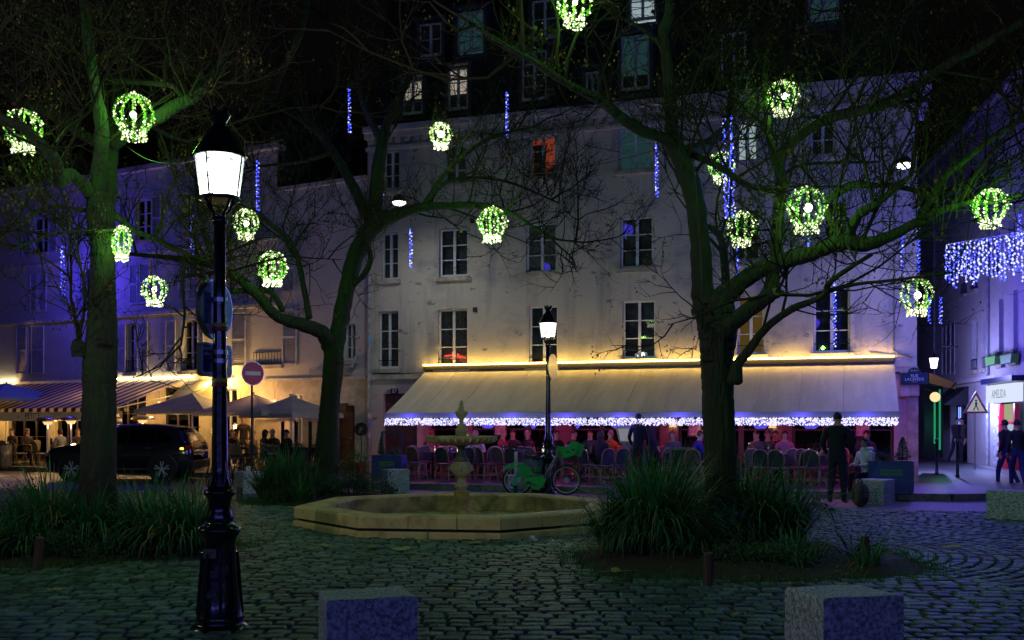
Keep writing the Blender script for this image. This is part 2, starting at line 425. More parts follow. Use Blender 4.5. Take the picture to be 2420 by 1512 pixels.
pavement('street_pavement', [(p.x,p.y) for p in (a,b,c,d)], [((a.x,a.y),(b.x,b.y))], .13)

# ------------------------------------------------------------------ facades
def facade_mesh(u0, u1, z0, z1, holes, rev=.24, back=True, thick=None):
    us = sorted({u0,u1,*[h[0] for h in holes],*[h[1] for h in holes]}); zs = sorted({z0,z1,*[h[2] for h in holes],*[h[3] for h in holes]})
    mb = MB()
    for i in range(len(us)-1):
        run = None
        for j in range(len(zs)-1):
            cu, cz = (us[i]+us[i+1])/2, (zs[j]+zs[j+1])/2
            solid = not any(h[0]<cu<h[1] and h[2]<cz<h[3] for h in holes)
            if solid:
                run = run if run is not None else zs[j]
            if run is not None and (not solid or j == len(zs)-2):
                top = zs[j+1] if solid else zs[j]
                mb.add([(us[i],0,run),(us[i+1],0,run),(us[i+1],0,top),(us[i],0,top)],[(0,1,2,3)]); run = None
    for a, b, c, d in holes:
        mb.add([(a,0,c),(b,0,c),(b,0,d),(a,0,d),(a,rev,c),(b,rev,c),(b,rev,d),(a,rev,d)],[(0,1,5,4),(1,2,6,5),(2,3,7,6),(3,0,4,7)])
    return mb
PANES = {}
def window(root, u0, u1, z0, z1, back, rows=3, sill=True, leaves=2, rail=False, y=.13, pane=True, fm=None, label=None):
    fm = fm or M_frame; f = .055; m = .028
    mb = MB(); mb.box(u0+.004,u0+f,y,y+.06,z0+.004,z1-.004); mb.box(u1-f,u1-.004,y,y+.06,z0+.004,z1-.004)
    mb.box(u0+f,u1-f,y+.002,y+.058,z1-f,z1-.004); mb.box(u0+f,u1-f,y+.002,y+.058,z0+.004,z0+f*1.6)
    iw = (u1-u0-2*f)/leaves
    for k in range(1,leaves): mb.box(u0+f+iw*k-.04,u0+f+iw*k+.04,y-.004,y+.056,z0+f*1.6,z1-f)
    ih = (z1-z0-f*2.6)/rows; zb = z0+f*1.6
    cells = []
    for k in range(leaves):
        a = u0+f+iw*k+(.04 if k else 0); b = u0+f+iw*(k+1)-(.04 if k < leaves-1 else 0)
        for r_ in range(rows):
            if r_: mb.box(a,b,y+.01,y+.045,zb+ih*r_-m/2,zb+ih*r_+m/2)
            cells.append((a,b,zb+ih*r_+(m/2 if r_ else 0),zb+ih*(r_+1)-(m/2 if r_<rows-1 else 0)))
    o = mb.build('window', fm, root, world=False)
    if label: o['label'] = label
    for a,b,c,d in cells:
        key = (round(b-a,2),round(d-c,2))
        if key not in PANES: PANES[key] = MB().box(-.5,.5,0,.006,-.5,.5).mesh('pane', M_glass)
        p = obj('pane', PANES[key], o, False); p.location = ((a+b)/2,y+.026,(c+d)/2); p.scale = (b-a+.004,1,d-c+.004); p.rotation_euler = (random.gauss(0,.012),0,random.gauss(0,.012))
    MB().add([(u0,y+.20,z0),(u1,y+.20,z0),(u1,y+.20,z1),(u0,y+.20,z1)],[(0,1,2,3)]).build('curtain' if back not in (M_room,) else 'dark_room', back, o, world=False)
    if sill:
        MB().box(u0-.10,u1+.10,-.13,.12,z0-.12,z0+.002).build('sill', M_stone, o, world=False)
    if rail:
        rb = MB(); zt = z0+.42
        rb.bar((u0,-.03,zt),(u1,-.03,zt),.025,.025); rb.bar((u0,-.03,z0+.06),(u1,-.03,z0+.06),.02,.02)
        n = max(4,int((u1-u0)/.12))
        for k in range(n+1): x = u0+(u1-u0)*k/n; rb.bar((x,-.03,z0+.06),(x,-.03,zt),.012,.012)
        rb.build('railing', M_iron, o, world=False)
    return o
def shutter(root, u0, u1, z0, z1, m, open_=0.0, label=None):
    mb = MB(); y0, y1 = -.055, -.015
    mb.box(u0,u0+.05,y0,y1,z0,z1); mb.box(u1-.05,u1,y0,y1,z0,z1)
    zm = z0+(z1-z0)*.5
    for a in (z0, zm-.03, z1-.06): mb.box(u0+.05,u1-.05,y0+.002,y1-.002,a,a+.06)
    for a, b in ((z0+.06,zm-.03),(zm+.03,z1-.06)):
        n = int((b-a)/.055)
        for k in range(n):
            z = a+(b-a)*(k+.5)/n
            mb.add([(u0+.05,y0+.004,z-.028),(u1-.05,y0+.004,z-.028),(u1-.05,y1-.004,z+.012),(u0+.05,y1-.004,z+.012)],[(0,1,2,3)])
    return mb.build('shutter', m, root, world=False)
C_navy = pm('navy room', (.05,.06,.10), .9, var=.5, vs=2); C_yel = glow('lamplit ochre curtain', (.50,.30,.06), .16); C_warm = glow('lamplit room', (.75,.66,.52), .55)
C_teal = glow('dim teal room', (.05,.16,.17), .25); C_red = glow('room with red wall', (.9,.14,.06), .3); C_cool = glow('cool lit room', (.62,.80,.85), .55); C_redc = pm('red curtain', (.20,.01,.02), .8)

# ---- main corner building
MBLD = thing('corner_building', 'tall cream plaster corner building above the long awning', 'building', KM0, TH_M)
LM = 15.6; HM = 10.55
rows = {1:(3.30,5.05), 2:(6.0,7.45), 3:(8.75,9.95)}
def wcols(px0, px1, py): return hit('M',px0,py)[0], hit('M',px1,py)[0]
wins = [  # columns in the image, storey, what is behind the glass, z override
 (893,941,1,M_lace,None),(1034,1104,1,M_lace,None),(1249,1317,1,C_navy,None),(1470,1548,1,C_navy,(3.45,5.10)),(1742,1805,1,C_yel,(3.5,5.1)),(1922,2008,1,C_navy,(3.50,5.22)),
 (900,940,2,C_navy,None),(1037,1104,2,C_navy,None),(1242,1314,2,M_lace,None),(1465,1542,2,C_navy,None),(1725,1795,2,C_navy,(6.05,7.5)),(1945,1998,2,C_navy,(6.1,7.55)),
 (905,943,3,C_navy,None),(1052,1100,3,M_lace,None),(1250,1312,3,C_red,None),(1461,1540,3,C_teal,None),(1740,1790,3,C_cool,None),(1915,1972,3,C_navy,None)]
holes = []
for a,b,r_,bk,zz in wins:
    u0,u1 = wcols(a,b,700); z0,z1 = zz or rows[r_]; holes.append((u0,u1,z0,z1))
GF = (hit('M',1012,1000)[0], hit('M',2112,1000)[0])
holes2 = holes+[(GF[0],GF[1],.15,3.0)]
du0, du1 = hit('M',905,1000)[0], hit('M',985,1000)[0]
holes2.append((du0,du1,.15,2.55))
facade_mesh(0,LM,0,HM,holes2).build('wall', M_wall, MBLD, world=False)
mb = MB(); mb.add([(LM,0,0),(LM,14,0),(LM,14,HM),(LM,0,HM)],[(0,1,2,3)]); mb.add([(0,.5,0),(0,14,0),(0,14,HM),(0,.5,HM)],[(0,3,2,1)])
mb.build('side_wall', M_wall, MBLD, world=False)
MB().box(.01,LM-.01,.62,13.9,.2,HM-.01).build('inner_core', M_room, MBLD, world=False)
for i,(a,b,r_,bk,zz) in enumerate(wins):
    u0,u1,z0,z1 = holes[i]
    window(MBLD,u0,u1,z0,z1,bk,sill=(r_!=1 or True),leaves=2)
    if r_ == 1:
        MB().bar((u0+.004,.05,z0+.26),(u1-.004,.05,z0+.26),.022,.022).build('guard_bar', M_iron, MBLD, world=False)
u0,u1 = wcols(1250,1312,400); MB().box(u0+.06,(u0+u1)/2+.02,.22,.30,8.8,9.75).build('gradient_box', pm('dark gradient box',(.05,.012,.008),.6), MBLD, world=False); MB().box((u0+u1)/2+.1,u1-.06,.24,.30,8.8,9.05).build('white_kettle_shelf', M_white, MBLD, world=False)  # dark box added so the red room's flat glow reads as a gradient
# red neon shape standing inside one first-floor window
u0,u1 = wcols(1034,1104,800); nb = MB()
for (p,q) in (((.10,.38),(.38,.40)),((.36,.28),(.36,.5)),((.30,.30),(.42,.30)),((.52,.44),(.62,.28)),((.52,.44),(.52,.30)),((.6,.36),(.78,.30)),((.54,.28),(.8,.28))):
    nb.tube([(u0+p[0],.30,3.3+p[1]),(u0+q[0],.30,3.3+q[1])],.013,6)
nb.build('red_neon_shape', glow('red neon', (1,.06,.04), 2.5), MBLD, world=False)
# string course over the shopfront, cornice with dentils
MB().box(.0,LM+.02,-.09,-.002,2.98,3.12).build('string_course', M_stone, MBLD, world=False)
mb = MB(); mb.box(-.05,LM+.30,-.16,-.002,HM-.62,HM-.52); mb.box(-.05,LM+.36,-.34,.2,HM-.12,HM+.06); mb.box(-.05,LM+.33,-.24,-.002,HM-.28,HM-.125)
mb.box(LM+.002,LM+.36,-.002,3,HM-.28,HM+.058)
mb.build('cornice', pm('cornice plaster', (.50,.45,.42), .85, var=.15, vs=3), MBLD, world=False)
dm = MB().box(-.075,.075,-.20,-.003,HM-.42,HM-.283).mesh('dentil', MATS['cornice plaster'])
for k in range(52):
    d_ = obj('dentil', dm, MBLD, False); d_.location = (.15+k*.297,0,0)
# mansard with two rows of dormers
rf = MB(); rf.add([(-.05,.25,HM+.06),(LM+.3,.25,HM+.06),(LM+.1,1.7,16.2),(0,1.7,16.2),(0,14,16.4),(LM+.1,14,16.4),(LM+.3,14,HM)],[(0,1,2,3),(3,2,5,4),(1,6,5,2)])
roof = rf.build('roof', M_slate, MBLD, world=False)
def dormer(px0,px1,z0,z1,bk,rows_=3,leaves=2):
    u0,u1 = wcols(px0,px1,100); d = .30
    mb = MB(); mb.box(u0-.10,u0-.002,d-.05,1.6,z0-.12,z1+.10); mb.box(u1+.002,u1+.10,d-.05,1.6,z0-.12,z1+.10); mb.box(u0-.16,u1+.16,d-.10,1.7,z1+.10,z1+.18); mb.box(u0-.12,u1+.12,d-.08,.9,z0-.20,z0-.12)
    mb.build('dormer', pm('zinc', (.10,.105,.12), .5, .5), roof, world=False)
    window(MBLD,u0,u1,z0,z1,bk,rows_,False,leaves,y=d)
for a in ((942,990,11.05,12.1,C_warm,3),(1050,1098,11.05,12.3,C_warm,3),(1226,1285,11.1,12.55,C_navy,4),(1378,1410,11.1,11.75,M_frame,1),(1462,1530,11.1,12.65,C_teal,3),(1700,1760,11.1,12.4,C_navy,3),
          (982,1035,12.75,13.75,C_navy,2),(1073,1135,12.75,13.95,C_teal,2),(1250,1312,12.85,14.0,C_navy,2),(1482,1545,13.05,14.1,C_cool,2),(1908,1982,12.5,13.7,C_teal,3)): dormer(*a)
# left-hand street door and number plate
mb = MB(); mb.box(du0,du1,.16,.2,.16,2.52)
for k in range(2):
    a = du0+.06+k*(du1-du0)/2; b = a+(du1-du0)/2-.12
    for z in ((.35,.95),(1.1,1.75),(1.9,2.4)): mb.box(a,b,.135,.16,z[0],z[1])
mb.build('door', pm('plum door paint', (.09,.045,.05), .5, var=.2), MBLD, world=False)
u,z = hit('M',932,925); MB().box(u-.13,u+.13,-.02,-.002,z-.09,z+.09).build('number_plate', M_navy, MBLD, world=False)
text('57','house_number',M_white,.15,MBLD,Matrix.Translation((u,-.024,z)))
# shopfront below the awning
sf = thing('cafe_shopfront', 'dark timber cafe front with pink pillars below the cream awning', 'shopfront', W('M',GF[0]), TH_M)
wd = GF[1]-GF[0]; FBR = .5
M_pink = pm('rose plaster', (.17,.10,.11), .8, var=.1); M_shopglass = glass('shop glass', (.75,.72,.72), .03)
MB().add([(0,1.9,.16),(wd,1.9,.16),(wd,1.9,3.0),(0,1.9,3.0)],[(0,1,2,3)]).build('back_wall', pm('cafe inner wall', (.16,.08,.06), .8, var=.5, vs=2), sf, world=False)
MB().add([(0,.25,2.95),(wd,.25,2.95),(wd,1.9,2.95),(0,1.9,2.95)],[(0,1,2,3)]).build('ceiling', M_wooddark, sf, world=False)
MB().box(0,wd,.18,.34,2.35,2.94).build('fascia', M_wooddark, sf, world=False)
x = .02; k = 0
while x < wd-.3:
    kind = k % 4
    if kind == 1:
        MB().box(x,min(x+.5,wd),.10,.40,.16,2.34).build('pillar', M_pink, sf, world=False); x += .5
    else:
        b = min(x+.85,wd)
        fr = MB(); fr.box(x,x+.07,.2,.3,.16,2.34); fr.box(b-.07,b,.2,.3,.16,2.34); fr.box(x+.07,b-.07,.2,.3,.16,.75); fr.box(x+.07,b-.07,.2,.3,2.2,2.34); fr.box(x+.07,b-.07,.22,.28,1.45,1.5)
        f_ = fr.build('glazed_door', M_wooddark, sf, world=False)
        MB().box(x+.07,b-.07,.245,.251,.75,1.45).build('pane', M_shopglass, f_, world=False); MB().box(x+.07,b-.07,.245,.251,1.5,2.2).build('pane', M_shopglass, f_, world=False)
        x = b
    k += 1
for k in range(5):
    u = 1.2+k*(wd-2)/4; mb = MB(); mb.box(u-.5,u+.5,1.6,1.88,.9,.94); mb.box(u-.5,u+.5,1.6,1.88,1.3,1.34); mb.box(u-.5,u+.5,1.6,1.88,1.7,1.74)
    for q in range(14): h = random.uniform(.16,.28); zz = random.choice((.94,1.34,1.74)); x0 = u-.48+q*.068; mb.box(x0,x0+.04,1.65,1.85,zz+.001,zz+h)
    mb.build('bottle_shelf', pm('amber bottles', (.30,.16,.06), .3, island=.5), sf, world=False)
    lamp('POINT', sf, (u,1.1,2.6), (1,.60,.30), 5, .1, world=False)
# pictures and pleated table lamps behind the glass
for px,py,Dz in ((1655,1025,0),(1825,1005,0),(1590,1003,0),(1100,1030,0)):
    u,z = hit('M',px,py,.05); u -= GF[0]
    o = thing('table_lamp', {1655:'small pleated shade lamp glowing beside the right-hand tree trunk',1825:'conical cream lamp glowing above the woman in pink',1590:'lampshade glowing behind the menu board',1100:'orange lampshade glowing behind the fountain column'}[px], 'lamp', W('M',u+GF[0],.02), TH_M, 'lit lamps in the cafe window')
    MB().lathe([(.055,z+.09),(.11,z-.07)],n=12,cap=False).build('shade', glow('lit lampshade', (1,.62,.33), .95), o, world=False)
    MB().lathe([(.012,z-.07),(.012,.2),(.10,.17),(.10,.155)],n=8).build('stem', M_iron, o, world=False)
    lamp('POINT', o, (0,0,z-.02), (1,.55,.25), 1.5, .05, world=False)
for px,lb in ((1180,'framed picture behind the diners left of the far street lamp'),(2038,'framed picture hanging behind the seated woman in white'),(1640,'pale framed picture inside the cafe left of the trunk')):
    u,z = hit('M',px,1010); o = thing('picture', lb, 'picture', W('M',u,.09,z), TH_M, 'framed pictures')
    MB().box(-.2,.2,-.02,0,-.26,.26).build('frame', M_wooddark, o, world=False); MB().box(-.16,.16,-.024,-.0205,-.22,.22).build('print', pm('cream print', (.5,.46,.4), .7, var=.3, vs=9), o, world=False)
# drainpipe at the left edge with stickers
dp = MB(); u = hit('M',876,700)[0]; pw = lambda z: W('M',u,-.10,z)
dp.tube([pw(HM-.1),pw(3.0),pw(.16)],.055,10)
for z in (9,7,5,3.2,2.2,1.0): dp.tube([pw(z),pw(z+.06)],.07,10)
D0 = dp.build('drainpipe', pm('grey pipe paint', (.32,.32,.33), .5, var=.2)); tag(D0,'grey drainpipe down the left edge of the corner building','drainpipe')
for z,c in ((1.62,(.1,.3,.7)),(1.9,(.6,.6,.6)),(1.3,(.55,.5,.5)),(4.2,(.1,.35,.7))):
    p = pw(z); MB().lathe([(.0585,z-.09),(.0585,z+.06)],(p.x,p.y,0),10,cap=False).build('sticker', pm('sticker%s'%z, c, .5), D0)
dp = MB(); u2 = LM-.55; pw = lambda z: W('M',u2,-.05,z)
dp.tube([pw(8.0),pw(3.55),W('M',u2,-.05,3.5),W('M',u2+.45,-.05,3.35)],.022,6); dp.tube([W('M',u2-.6,-.05,3.5),W('M',u2,-.05,3.42)],.018,6)
tag(dp.build('wall_cable', pm('grey cable', (.2,.2,.2), .6)),'grey cable running down the wall beside the street name plate','cable')
pts = [W('M',.1+k*.22,-.03,3.16+.012*math.sin(k*2.1)) for k in range(10)]
tag(MB().tube(pts,.012,5).build('wall_cable', M_dark),'thin black cable along the wall left of the cream awning','cable')
# small vents on the wall
for px,py,lb in ((1123,732,'small dark square vent between first-floor windows on the left'),(1848,693,'small dark wall vent left of the sawn branch stub'),(1117,522,'small dark vent box beside the upper round wreath')):
    u,z = hit('M',px,py); tag(MB().add([],[]).box(-.06,.06,-.06,-.002,-.07,.07).xf(Matrix.Translation(W('M',u,0,z))@Matrix.Rotation(TH_M,4,'Z')).build('wall_vent', M_dark), lb, 'vent', 'small wall vents')
# ---- corner pier, street name plate
u0 = hit('M',2126,900)[0]
MB().box(u0,LM+.05,-.12,-.004,2.35,3.05).build('pier_capital', M_stone, MBLD, world=False)
MB().box(u0+.18,LM+.03,-.06,-.004,.15,2.345).build('pier', M_stone, MBLD, world=False)
uc,zc = hit('M',2160,893,-.14); o = thing('street_name_plate', 'navy enamel street name plate on the corner pier', 'street sign', W('M',uc,-.14,zc), TH_M)
mb = MB(); mb.box(-.33,.33,-.02,0,-.16,.14); mb.prism([(-.16,.14)]+[(.16*math.cos(math.pi-a*math.pi/10),.14+.13*math.sin(a*math.pi/10)) for a in range(1,10)]+[(.16,.14)],-.02,0); mb.build('plate', pm('dark green enamel', (.01,.03,.03), .35), o, world=False)
MB().box(-.29,.29,-.024,-.0205,-.13,.11).build('blue_field', M_navy, o, world=False)
for t_,s_,z in (('RUE',.10,.055),('LACÉPÈDE',.10,-.035),('5e Arrt',.06,.19),('1756-1825',.03,-.10)): text(t_,'lettering',M_white,s_,o,Matrix.Translation((0,-.0275,z)))
# ---- the long awning
a0,a1 = hit('M',1006,880)[0], hit('M',2112,845)[0]
AW = thing('cafe_awning', 'long cream canvas awning over the cafe terrace', 'awning', W('M',a0), TH_M); aw = a1-a0
mb = MB(); nU = 64; nV = 6; AD = 2.8
for i in range(nU+1):
    for j in range(nV+1):
        u = aw*i/nU; t = j/nV; bay = (u/aw*5)%1
        sag = -.05*math.sin(t*math.pi)*(.6+.4*math.sin(bay*math.pi))-.035*math.sin(u*3.1+t*2.6)*t*(1-t)-.018*math.sin(u*7.3-t*5)*t*(1-t)
        mb.v.append((u,-.02-t*AD,3.22+(1.92-3.22)*t+sag))
mb.f = [(i*(nV+1)+j,(i+1)*(nV+1)+j,(i+1)*(nV+1)+j+1,i*(nV+1)+j+1) for i in range(nU) for j in range(nV)]; mb.m = [0]*len(mb.f)
mb.build('canvas', M_awn, AW, world=False, smooth=True)
for k in range(1,12):
    i0 = int(nU*k/12); pts_ = [Vector(mb.v[i0*(nV+1)+j])+Vector((0,-.002,.004)) for j in range(nV+1)]
    MB().tube(pts_,.006,4).build('seam', pm('canvas seam',(.36,.32,.25),.8), AW, world=False)
mb = MB(); mb.add([(0,-.02,3.22),(0,-.02-AD,1.92),(0,-.02,1.92)],[(0,1,2)]); mb.add([(aw,-.02,3.22),(aw,-.02-AD,1.92),(aw,-.02,1.92)],[(0,2,1)])
MB().box(0,aw,-AD-.06,-AD-.025,1.80,1.93).build('valance', pm('blue grey valance', (.30,.30,.36), .8), AW, world=False)
MB().box(-.02,aw+.02,-.16,-.004,3.24,3.36).build('cassette', pm('dark awning box', (.03,.025,.02), .5), AW, world=False)
E_yel2 = E_yel
MB().box(.0,aw,-.215,-.175,3.365,3.40).build('light_tube', E_yel, AW, world=False)
for k in range(5):
    u = .05+(aw-.1)*k/4; MB().tube([(u,-.1,2.9),(u,-1.4,2.3),(u,-AD,1.9)],.025,6).build('arm', M_white, AW, world=False)
# curtain of bulbs along the valance
GL = thing('valance_light_garland', 'thick band of white fairy lights along the awning edge', 'string lights', W('M',a0), TH_M)
r6 = random.Random(6); mb = MB(); mb2 = MB()
for i in range(4000):
    u = r6.uniform(.02,aw-.02); z = 1.80-.18*r6.random()**1.2-.02; y_ = -AD-.09-r6.random()*.05
    (mb if r6.random()<.86 else mb2).octa((u,y_,z), r6.uniform(.010,.024))
tag(mb.build('white_bulbs', E_fairy, GL, world=False), kind='stuff'); tag(mb2.build('blue_bulbs', E_bluew, GL, world=False), kind='stuff')
mb = MB()
for i in range(90):
    u = aw*(i+.5)/90; mb.tube([(u,-AD-.07,1.84),(u+r6.uniform(-.03,.03),-AD-.10,1.62)],.003,3)
tag(mb.build('wires', M_white, GL, world=False), kind='stuff')
for k in range(9): lamp('POINT', GL, (aw*(k+.5)/9,-AD-.2,1.70), (.12,.09,1.0), 22.0, .25, world=False)
# infrared heaters under the awning
for k in range(5):
    o = thing('infrared_heater', '%s red infrared heater hanging under the cream awning, counted from the left'%['first','second','third','fourth','fifth'][k], 'heater', W('M',a0+aw*(k+.5)/5,-1.5,2.32), TH_M, 'heaters under the cream awning')
    MB().box(-.35,.35,-.07,.07,.03,.10).build('housing', M_dark, o, world=False); MB().box(-.32,.32,-.03,.03,.0,.022).build('element', E_ir, o, world=False)
    MB().bar((0,0,.10),(0,.06,.17),.02,.02).build('bracket', M_iron, o, world=False)
# ---- wall street lights (bracket lamps)
for px,py,D,lb,pw_ in ((943,477,28.0,'bright white street light hung near the left end of the corner building',220),(2135,388,24.4,'bright white street light near the top right of the corner building',250)):
    p = P(px,py,D); o = thing('bracket_street_light', lb, 'street light', p, TH_M, 'wall street lights')
    MB().lathe([(.04,.20),(.16,.12),(.22,.02),(.22,0)],n=16).build('hood', M_dark, o, world=False)
    MB().ball((0,0,-.02),.19,12,6,sz=.45).build('diffuser', glow('street light lens', (1,1,1), 6), o, world=False)
    MB().tube([(0,.02,.18),(0,1.0,.30),(0,1.9,.15)],.025,8).build('bracket', M_iron, o, world=False)
    lamp('SPOT', o, (0,0,-.12), (.80,.88,1.0) if px > 2000 else (.88,.94,1.0), pw_, .12, (R(4 if px > 2000 else 24),0,0), R(140), world=False, blend=1.0)

# ---- left building with shutters
LB = thing('shuttered_building', 'long pale building with louvred shutters on the left', 'building', KL0, TH_L)
def wl(a,b,y): return hit('L',a,y)[0], hit('L',b,y)[0]
uB = hit('L',655,600)[0]; LL = 30.0; HL = 10.7; HL2 = 9.25
lw = [ # px0,px1,z0,z1,back,shutters(left px0..,right),rail
 (66,74,3.55,5.35,M_room,[(39,66,M_shut),(75,106,M_shut)],0),
 (300,324,3.45,5.2,C_redc,[(273,299,M_shut),(325,351,M_shut)],1),(430,467,3.45,5.2,C_redc,[(392,417,M_shut),(468,484,M_shut)],1),
 (601,664,3.55,5.3,C_navy,[(548,584,M_shut),(668,704,M_shut)],1),(812,840,3.6,4.75,C_navy,[],0),
 (90,91.5,5.9,7.35,M_room,[(72,90,M_shutB),(91.5,112,M_shutB)],0),(201,214,5.9,7.3,M_room,[(181,201,M_shutB)],0),(328,330,5.9,7.3,M_room,[(307,328,M_shutB),(330,356,M_shutB)],0),(445,447,5.9,7.3,M_room,[(422,445,M_shutB),(447,470,M_shutB)],0),
 (600,640,5.9,7.4,C_navy,[(668,700,M_shut)],0),(815,838,5.9,7.0,C_navy,[],0),
 (76,114,8.1,9.5,M_room,[(53,75,M_shutB),(115,136,M_shutB)],0),(318,356,8.1,9.6,C_warm,[(360,382,M_shutB),(283,305,M_shutB)],0),(433,458,8.1,9.6,C_warm,[(478,494,M_shutB)],0)]
holesL = []
for a,b,z0,z1,*_ in lw: u0,u1 = wl(a,b,700); holesL.append((u0,u1,z0,z1))
facade_mesh(-8,uB,3.1,HL,[h for h in holesL if h[1]<uB]).build('wall', M_wallL, LB, world=False)
dL0,dL1 = wl(797,838,1000)
gfL = []                       # ground floor openings: glazed terrace fronts
for a,b,z0,z1 in ((20,110,.2,2.9),(130,200,.2,2.9),(270,345,.2,2.9),(385,470,.2,2.9),(500,560,.2,2.8),(575,668,.2,2.6),(684,715,.2,2.6)):
    u0,u1 = wl(a,b,1000); gfL.append((u0,u1,z0,z1))
facade_mesh(uB,LL,3.1,HL2,[h for h in holesL if h[0]>uB]).build('wall', M_wallL, LB, world=False)
facade_mesh(-8,uB,0,3.1,[h for h in gfL if h[1]<uB]).build('ground_floor_wall', pm('ochre plaster', (.55,.46,.28), .85, var=.15, vs=2), LB, world=False)
facade_mesh(uB,LL,0,3.1,[h for h in gfL if h[0]>uB and h[1]<LL]+[(dL0,dL1,.15,2.2)]).build('ground_floor_wall', pm('limewash stone', (.48,.42,.32), .9, var=.25, vs=1.6, bump=.3), LB, world=False)
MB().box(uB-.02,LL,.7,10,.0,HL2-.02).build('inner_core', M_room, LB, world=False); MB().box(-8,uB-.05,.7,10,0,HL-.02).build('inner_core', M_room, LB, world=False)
C_cafe = glow('bright cafe interior', (1.0,.66,.28), .38); C_cafe2 = glow('curtained cafe room', (1.0,.62,.36), .26); C_cafe3 = glow('blue lit cafe room', (.3,.32,1.0), .38)
for i,(u0,u1,z0,z1) in enumerate(gfL):
    window(LB,u0,u1,z0,z1,[C_cafe,C_cafe,C_cafe2,C_cafe3,C_cafe3,C_cafe2,C_cafe2][i],3,False,3 if u1-u0>1 else 2,fm=M_wooddark if i<4 else M_frame)
for i,(a,b,z0,z1,bk,sh,rl) in enumerate(lw):
    u0,u1,_,_ = holesL[i]
    if u1-u0 > .3: window(LB,u0,u1,z0,z1,bk,3,True,2,rail=bool(rl))
    else: MB().box(u0,u1,.1,.12,z0,z1).build('dark_gap', M_room, LB, world=False)
    for p,q,m in sh:
        s0,s1 = wl(p,q,700); shutter(LB,s0+.01,s1-.01,z0-.03,z1+.03,m)
mb = MB(); mb.box(-8,uB+.05,-.12,-.003,5.45,5.56); mb.box(-8,uB+.05,-.10,-.003,7.62,7.70); mb.box(-8,uB+.1,-.22,.3,HL-.15,HL+.02); mb.box(uB+.11,LL,-.12,.3,HL2-.1,HL2+.02); mb.box(uB-.5,LL,-.10,-.003,3.02,3.10)
mb.build('ledge', pm('plaster ledge', (.52,.48,.46), .85, var=.15), LB, world=False)
mb = MB(); mb.add([(-8,.2,HL+.02),(uB+.1,.2,HL+.02),(uB+.1,3.5,13.6),(-8,3.5,13.6),(uB+.1,3.5,HL2)],[(0,1,2,3),(1,4,2)]); mb.add([(uB+.1,.2,HL2+.02),(LL,.2,HL2+.02),(LL,4,11.8),(uB+.1,4,11.8)],[(0,1,2,3)])
mb.build('roof', M_slate, LB, world=False)
for a,b,z0,z1 in ((75,115,10.95,11.9),(620,650,10.0,11.0)):
    u0,u1 = wl(a,b,420); mb = MB(); mb.box(u0-.1,u0-.003,.35,2,z0-.1,z1+.1); mb.box(u1+.003,u1+.1,.35,2,z0-.1,z1+.1); mb.box(u0-.15,u1+.15,.3,2.2,z1+.1,z1+.18); mb.build('dormer', MATS['zinc'], LB, world=False); window(LB,u0,u1,z0,z1,C_navy,2,False,2,y=.4)
mb = MB(); mb.box(dL0,dL1,.10,.15,.16,2.18)
for z in ((.3,.9),(1.0,2.05)): mb.box(dL0+.10,dL1-.10,.08,.10,z[0],z[1])
dd = mb.build('door', pm('brown door', (.16,.055,.022), .5, var=.25, stretch=(1,1,.2)), LB, world=False)
MB().box((dL0+dL1)/2-.18,(dL0+dL1)/2+.18,.06,.079,1.16,1.24).build('letter_slot', M_steel, dd, world=False)
u,z = hit('L',813,963); MB().box(u-.15,u+.15,-.06,-.003,z-.14,z+.14).build('stone_plaque', M_dark, LB, world=False)
mb = MB(); u = LL-.75; mb.tube([(u,-.2,3.35),(u+.3,-.2,3.4),(u+.42,-.12,3.7)],.06,8); mb.box(u-1.4,u+.1,-.18,-.003,3.22,3.34); mb.build('pipework', MATS['grey pipe paint'], LB, world=False)
# light tubes above the left awnings
u0,u1 = wl(275,462,890); MB().box(u0,u1,-.14,-.10,3.22,3.26).build('light_tube', glow('pale tube', (1,.80,.40), 16.0, True), LB, world=False)
u0,u1 = wl(-60,42,900); MB().box(u0,u1,-.14,-.10,3.28,3.32).build('light_tube', MATS['pale tube'], LB, world=False)
for px in (505,520,548):
    u = hit('L',px,900)[0]; MB().box(u-.08,u+.08,-.16,-.02,3.12,3.2).build('spotlight', E_warm, LB, world=False)
    lamp('POINT', LB, (u,-.35,3.0), (1,.66,.16), 70, .08, world=False)
for px,pw_,c in ((30,110,(1,.58,.20)),(160,95,(1,.58,.20)),(300,100,(1,.56,.20)),(430,75,(1,.56,.22)),(620,110,(1,.52,.22)),(700,100,(1,.50,.22))):
    u = hit('L',px,1000)[0]; o = thing('ceiling_lamp', '%s warm bulb from the left under the left terrace covers'%['first','second','third','fourth','fifth','sixth'][[30,160,300,430,620,700].index(px)], 'lamp', W('L',u,-1.0,2.35), TH_L, 'terrace bulbs')
    MB().ball((0,0,0),.05,8,5).build('bulb', E_warm, o, world=False); MB().tube([(0,0,.05),(0,0,.35)],.008,4).build('cord', M_dark, o, world=False)
    lamp('POINT', o, (0,0,-.12), c, pw_, .1, world=False)

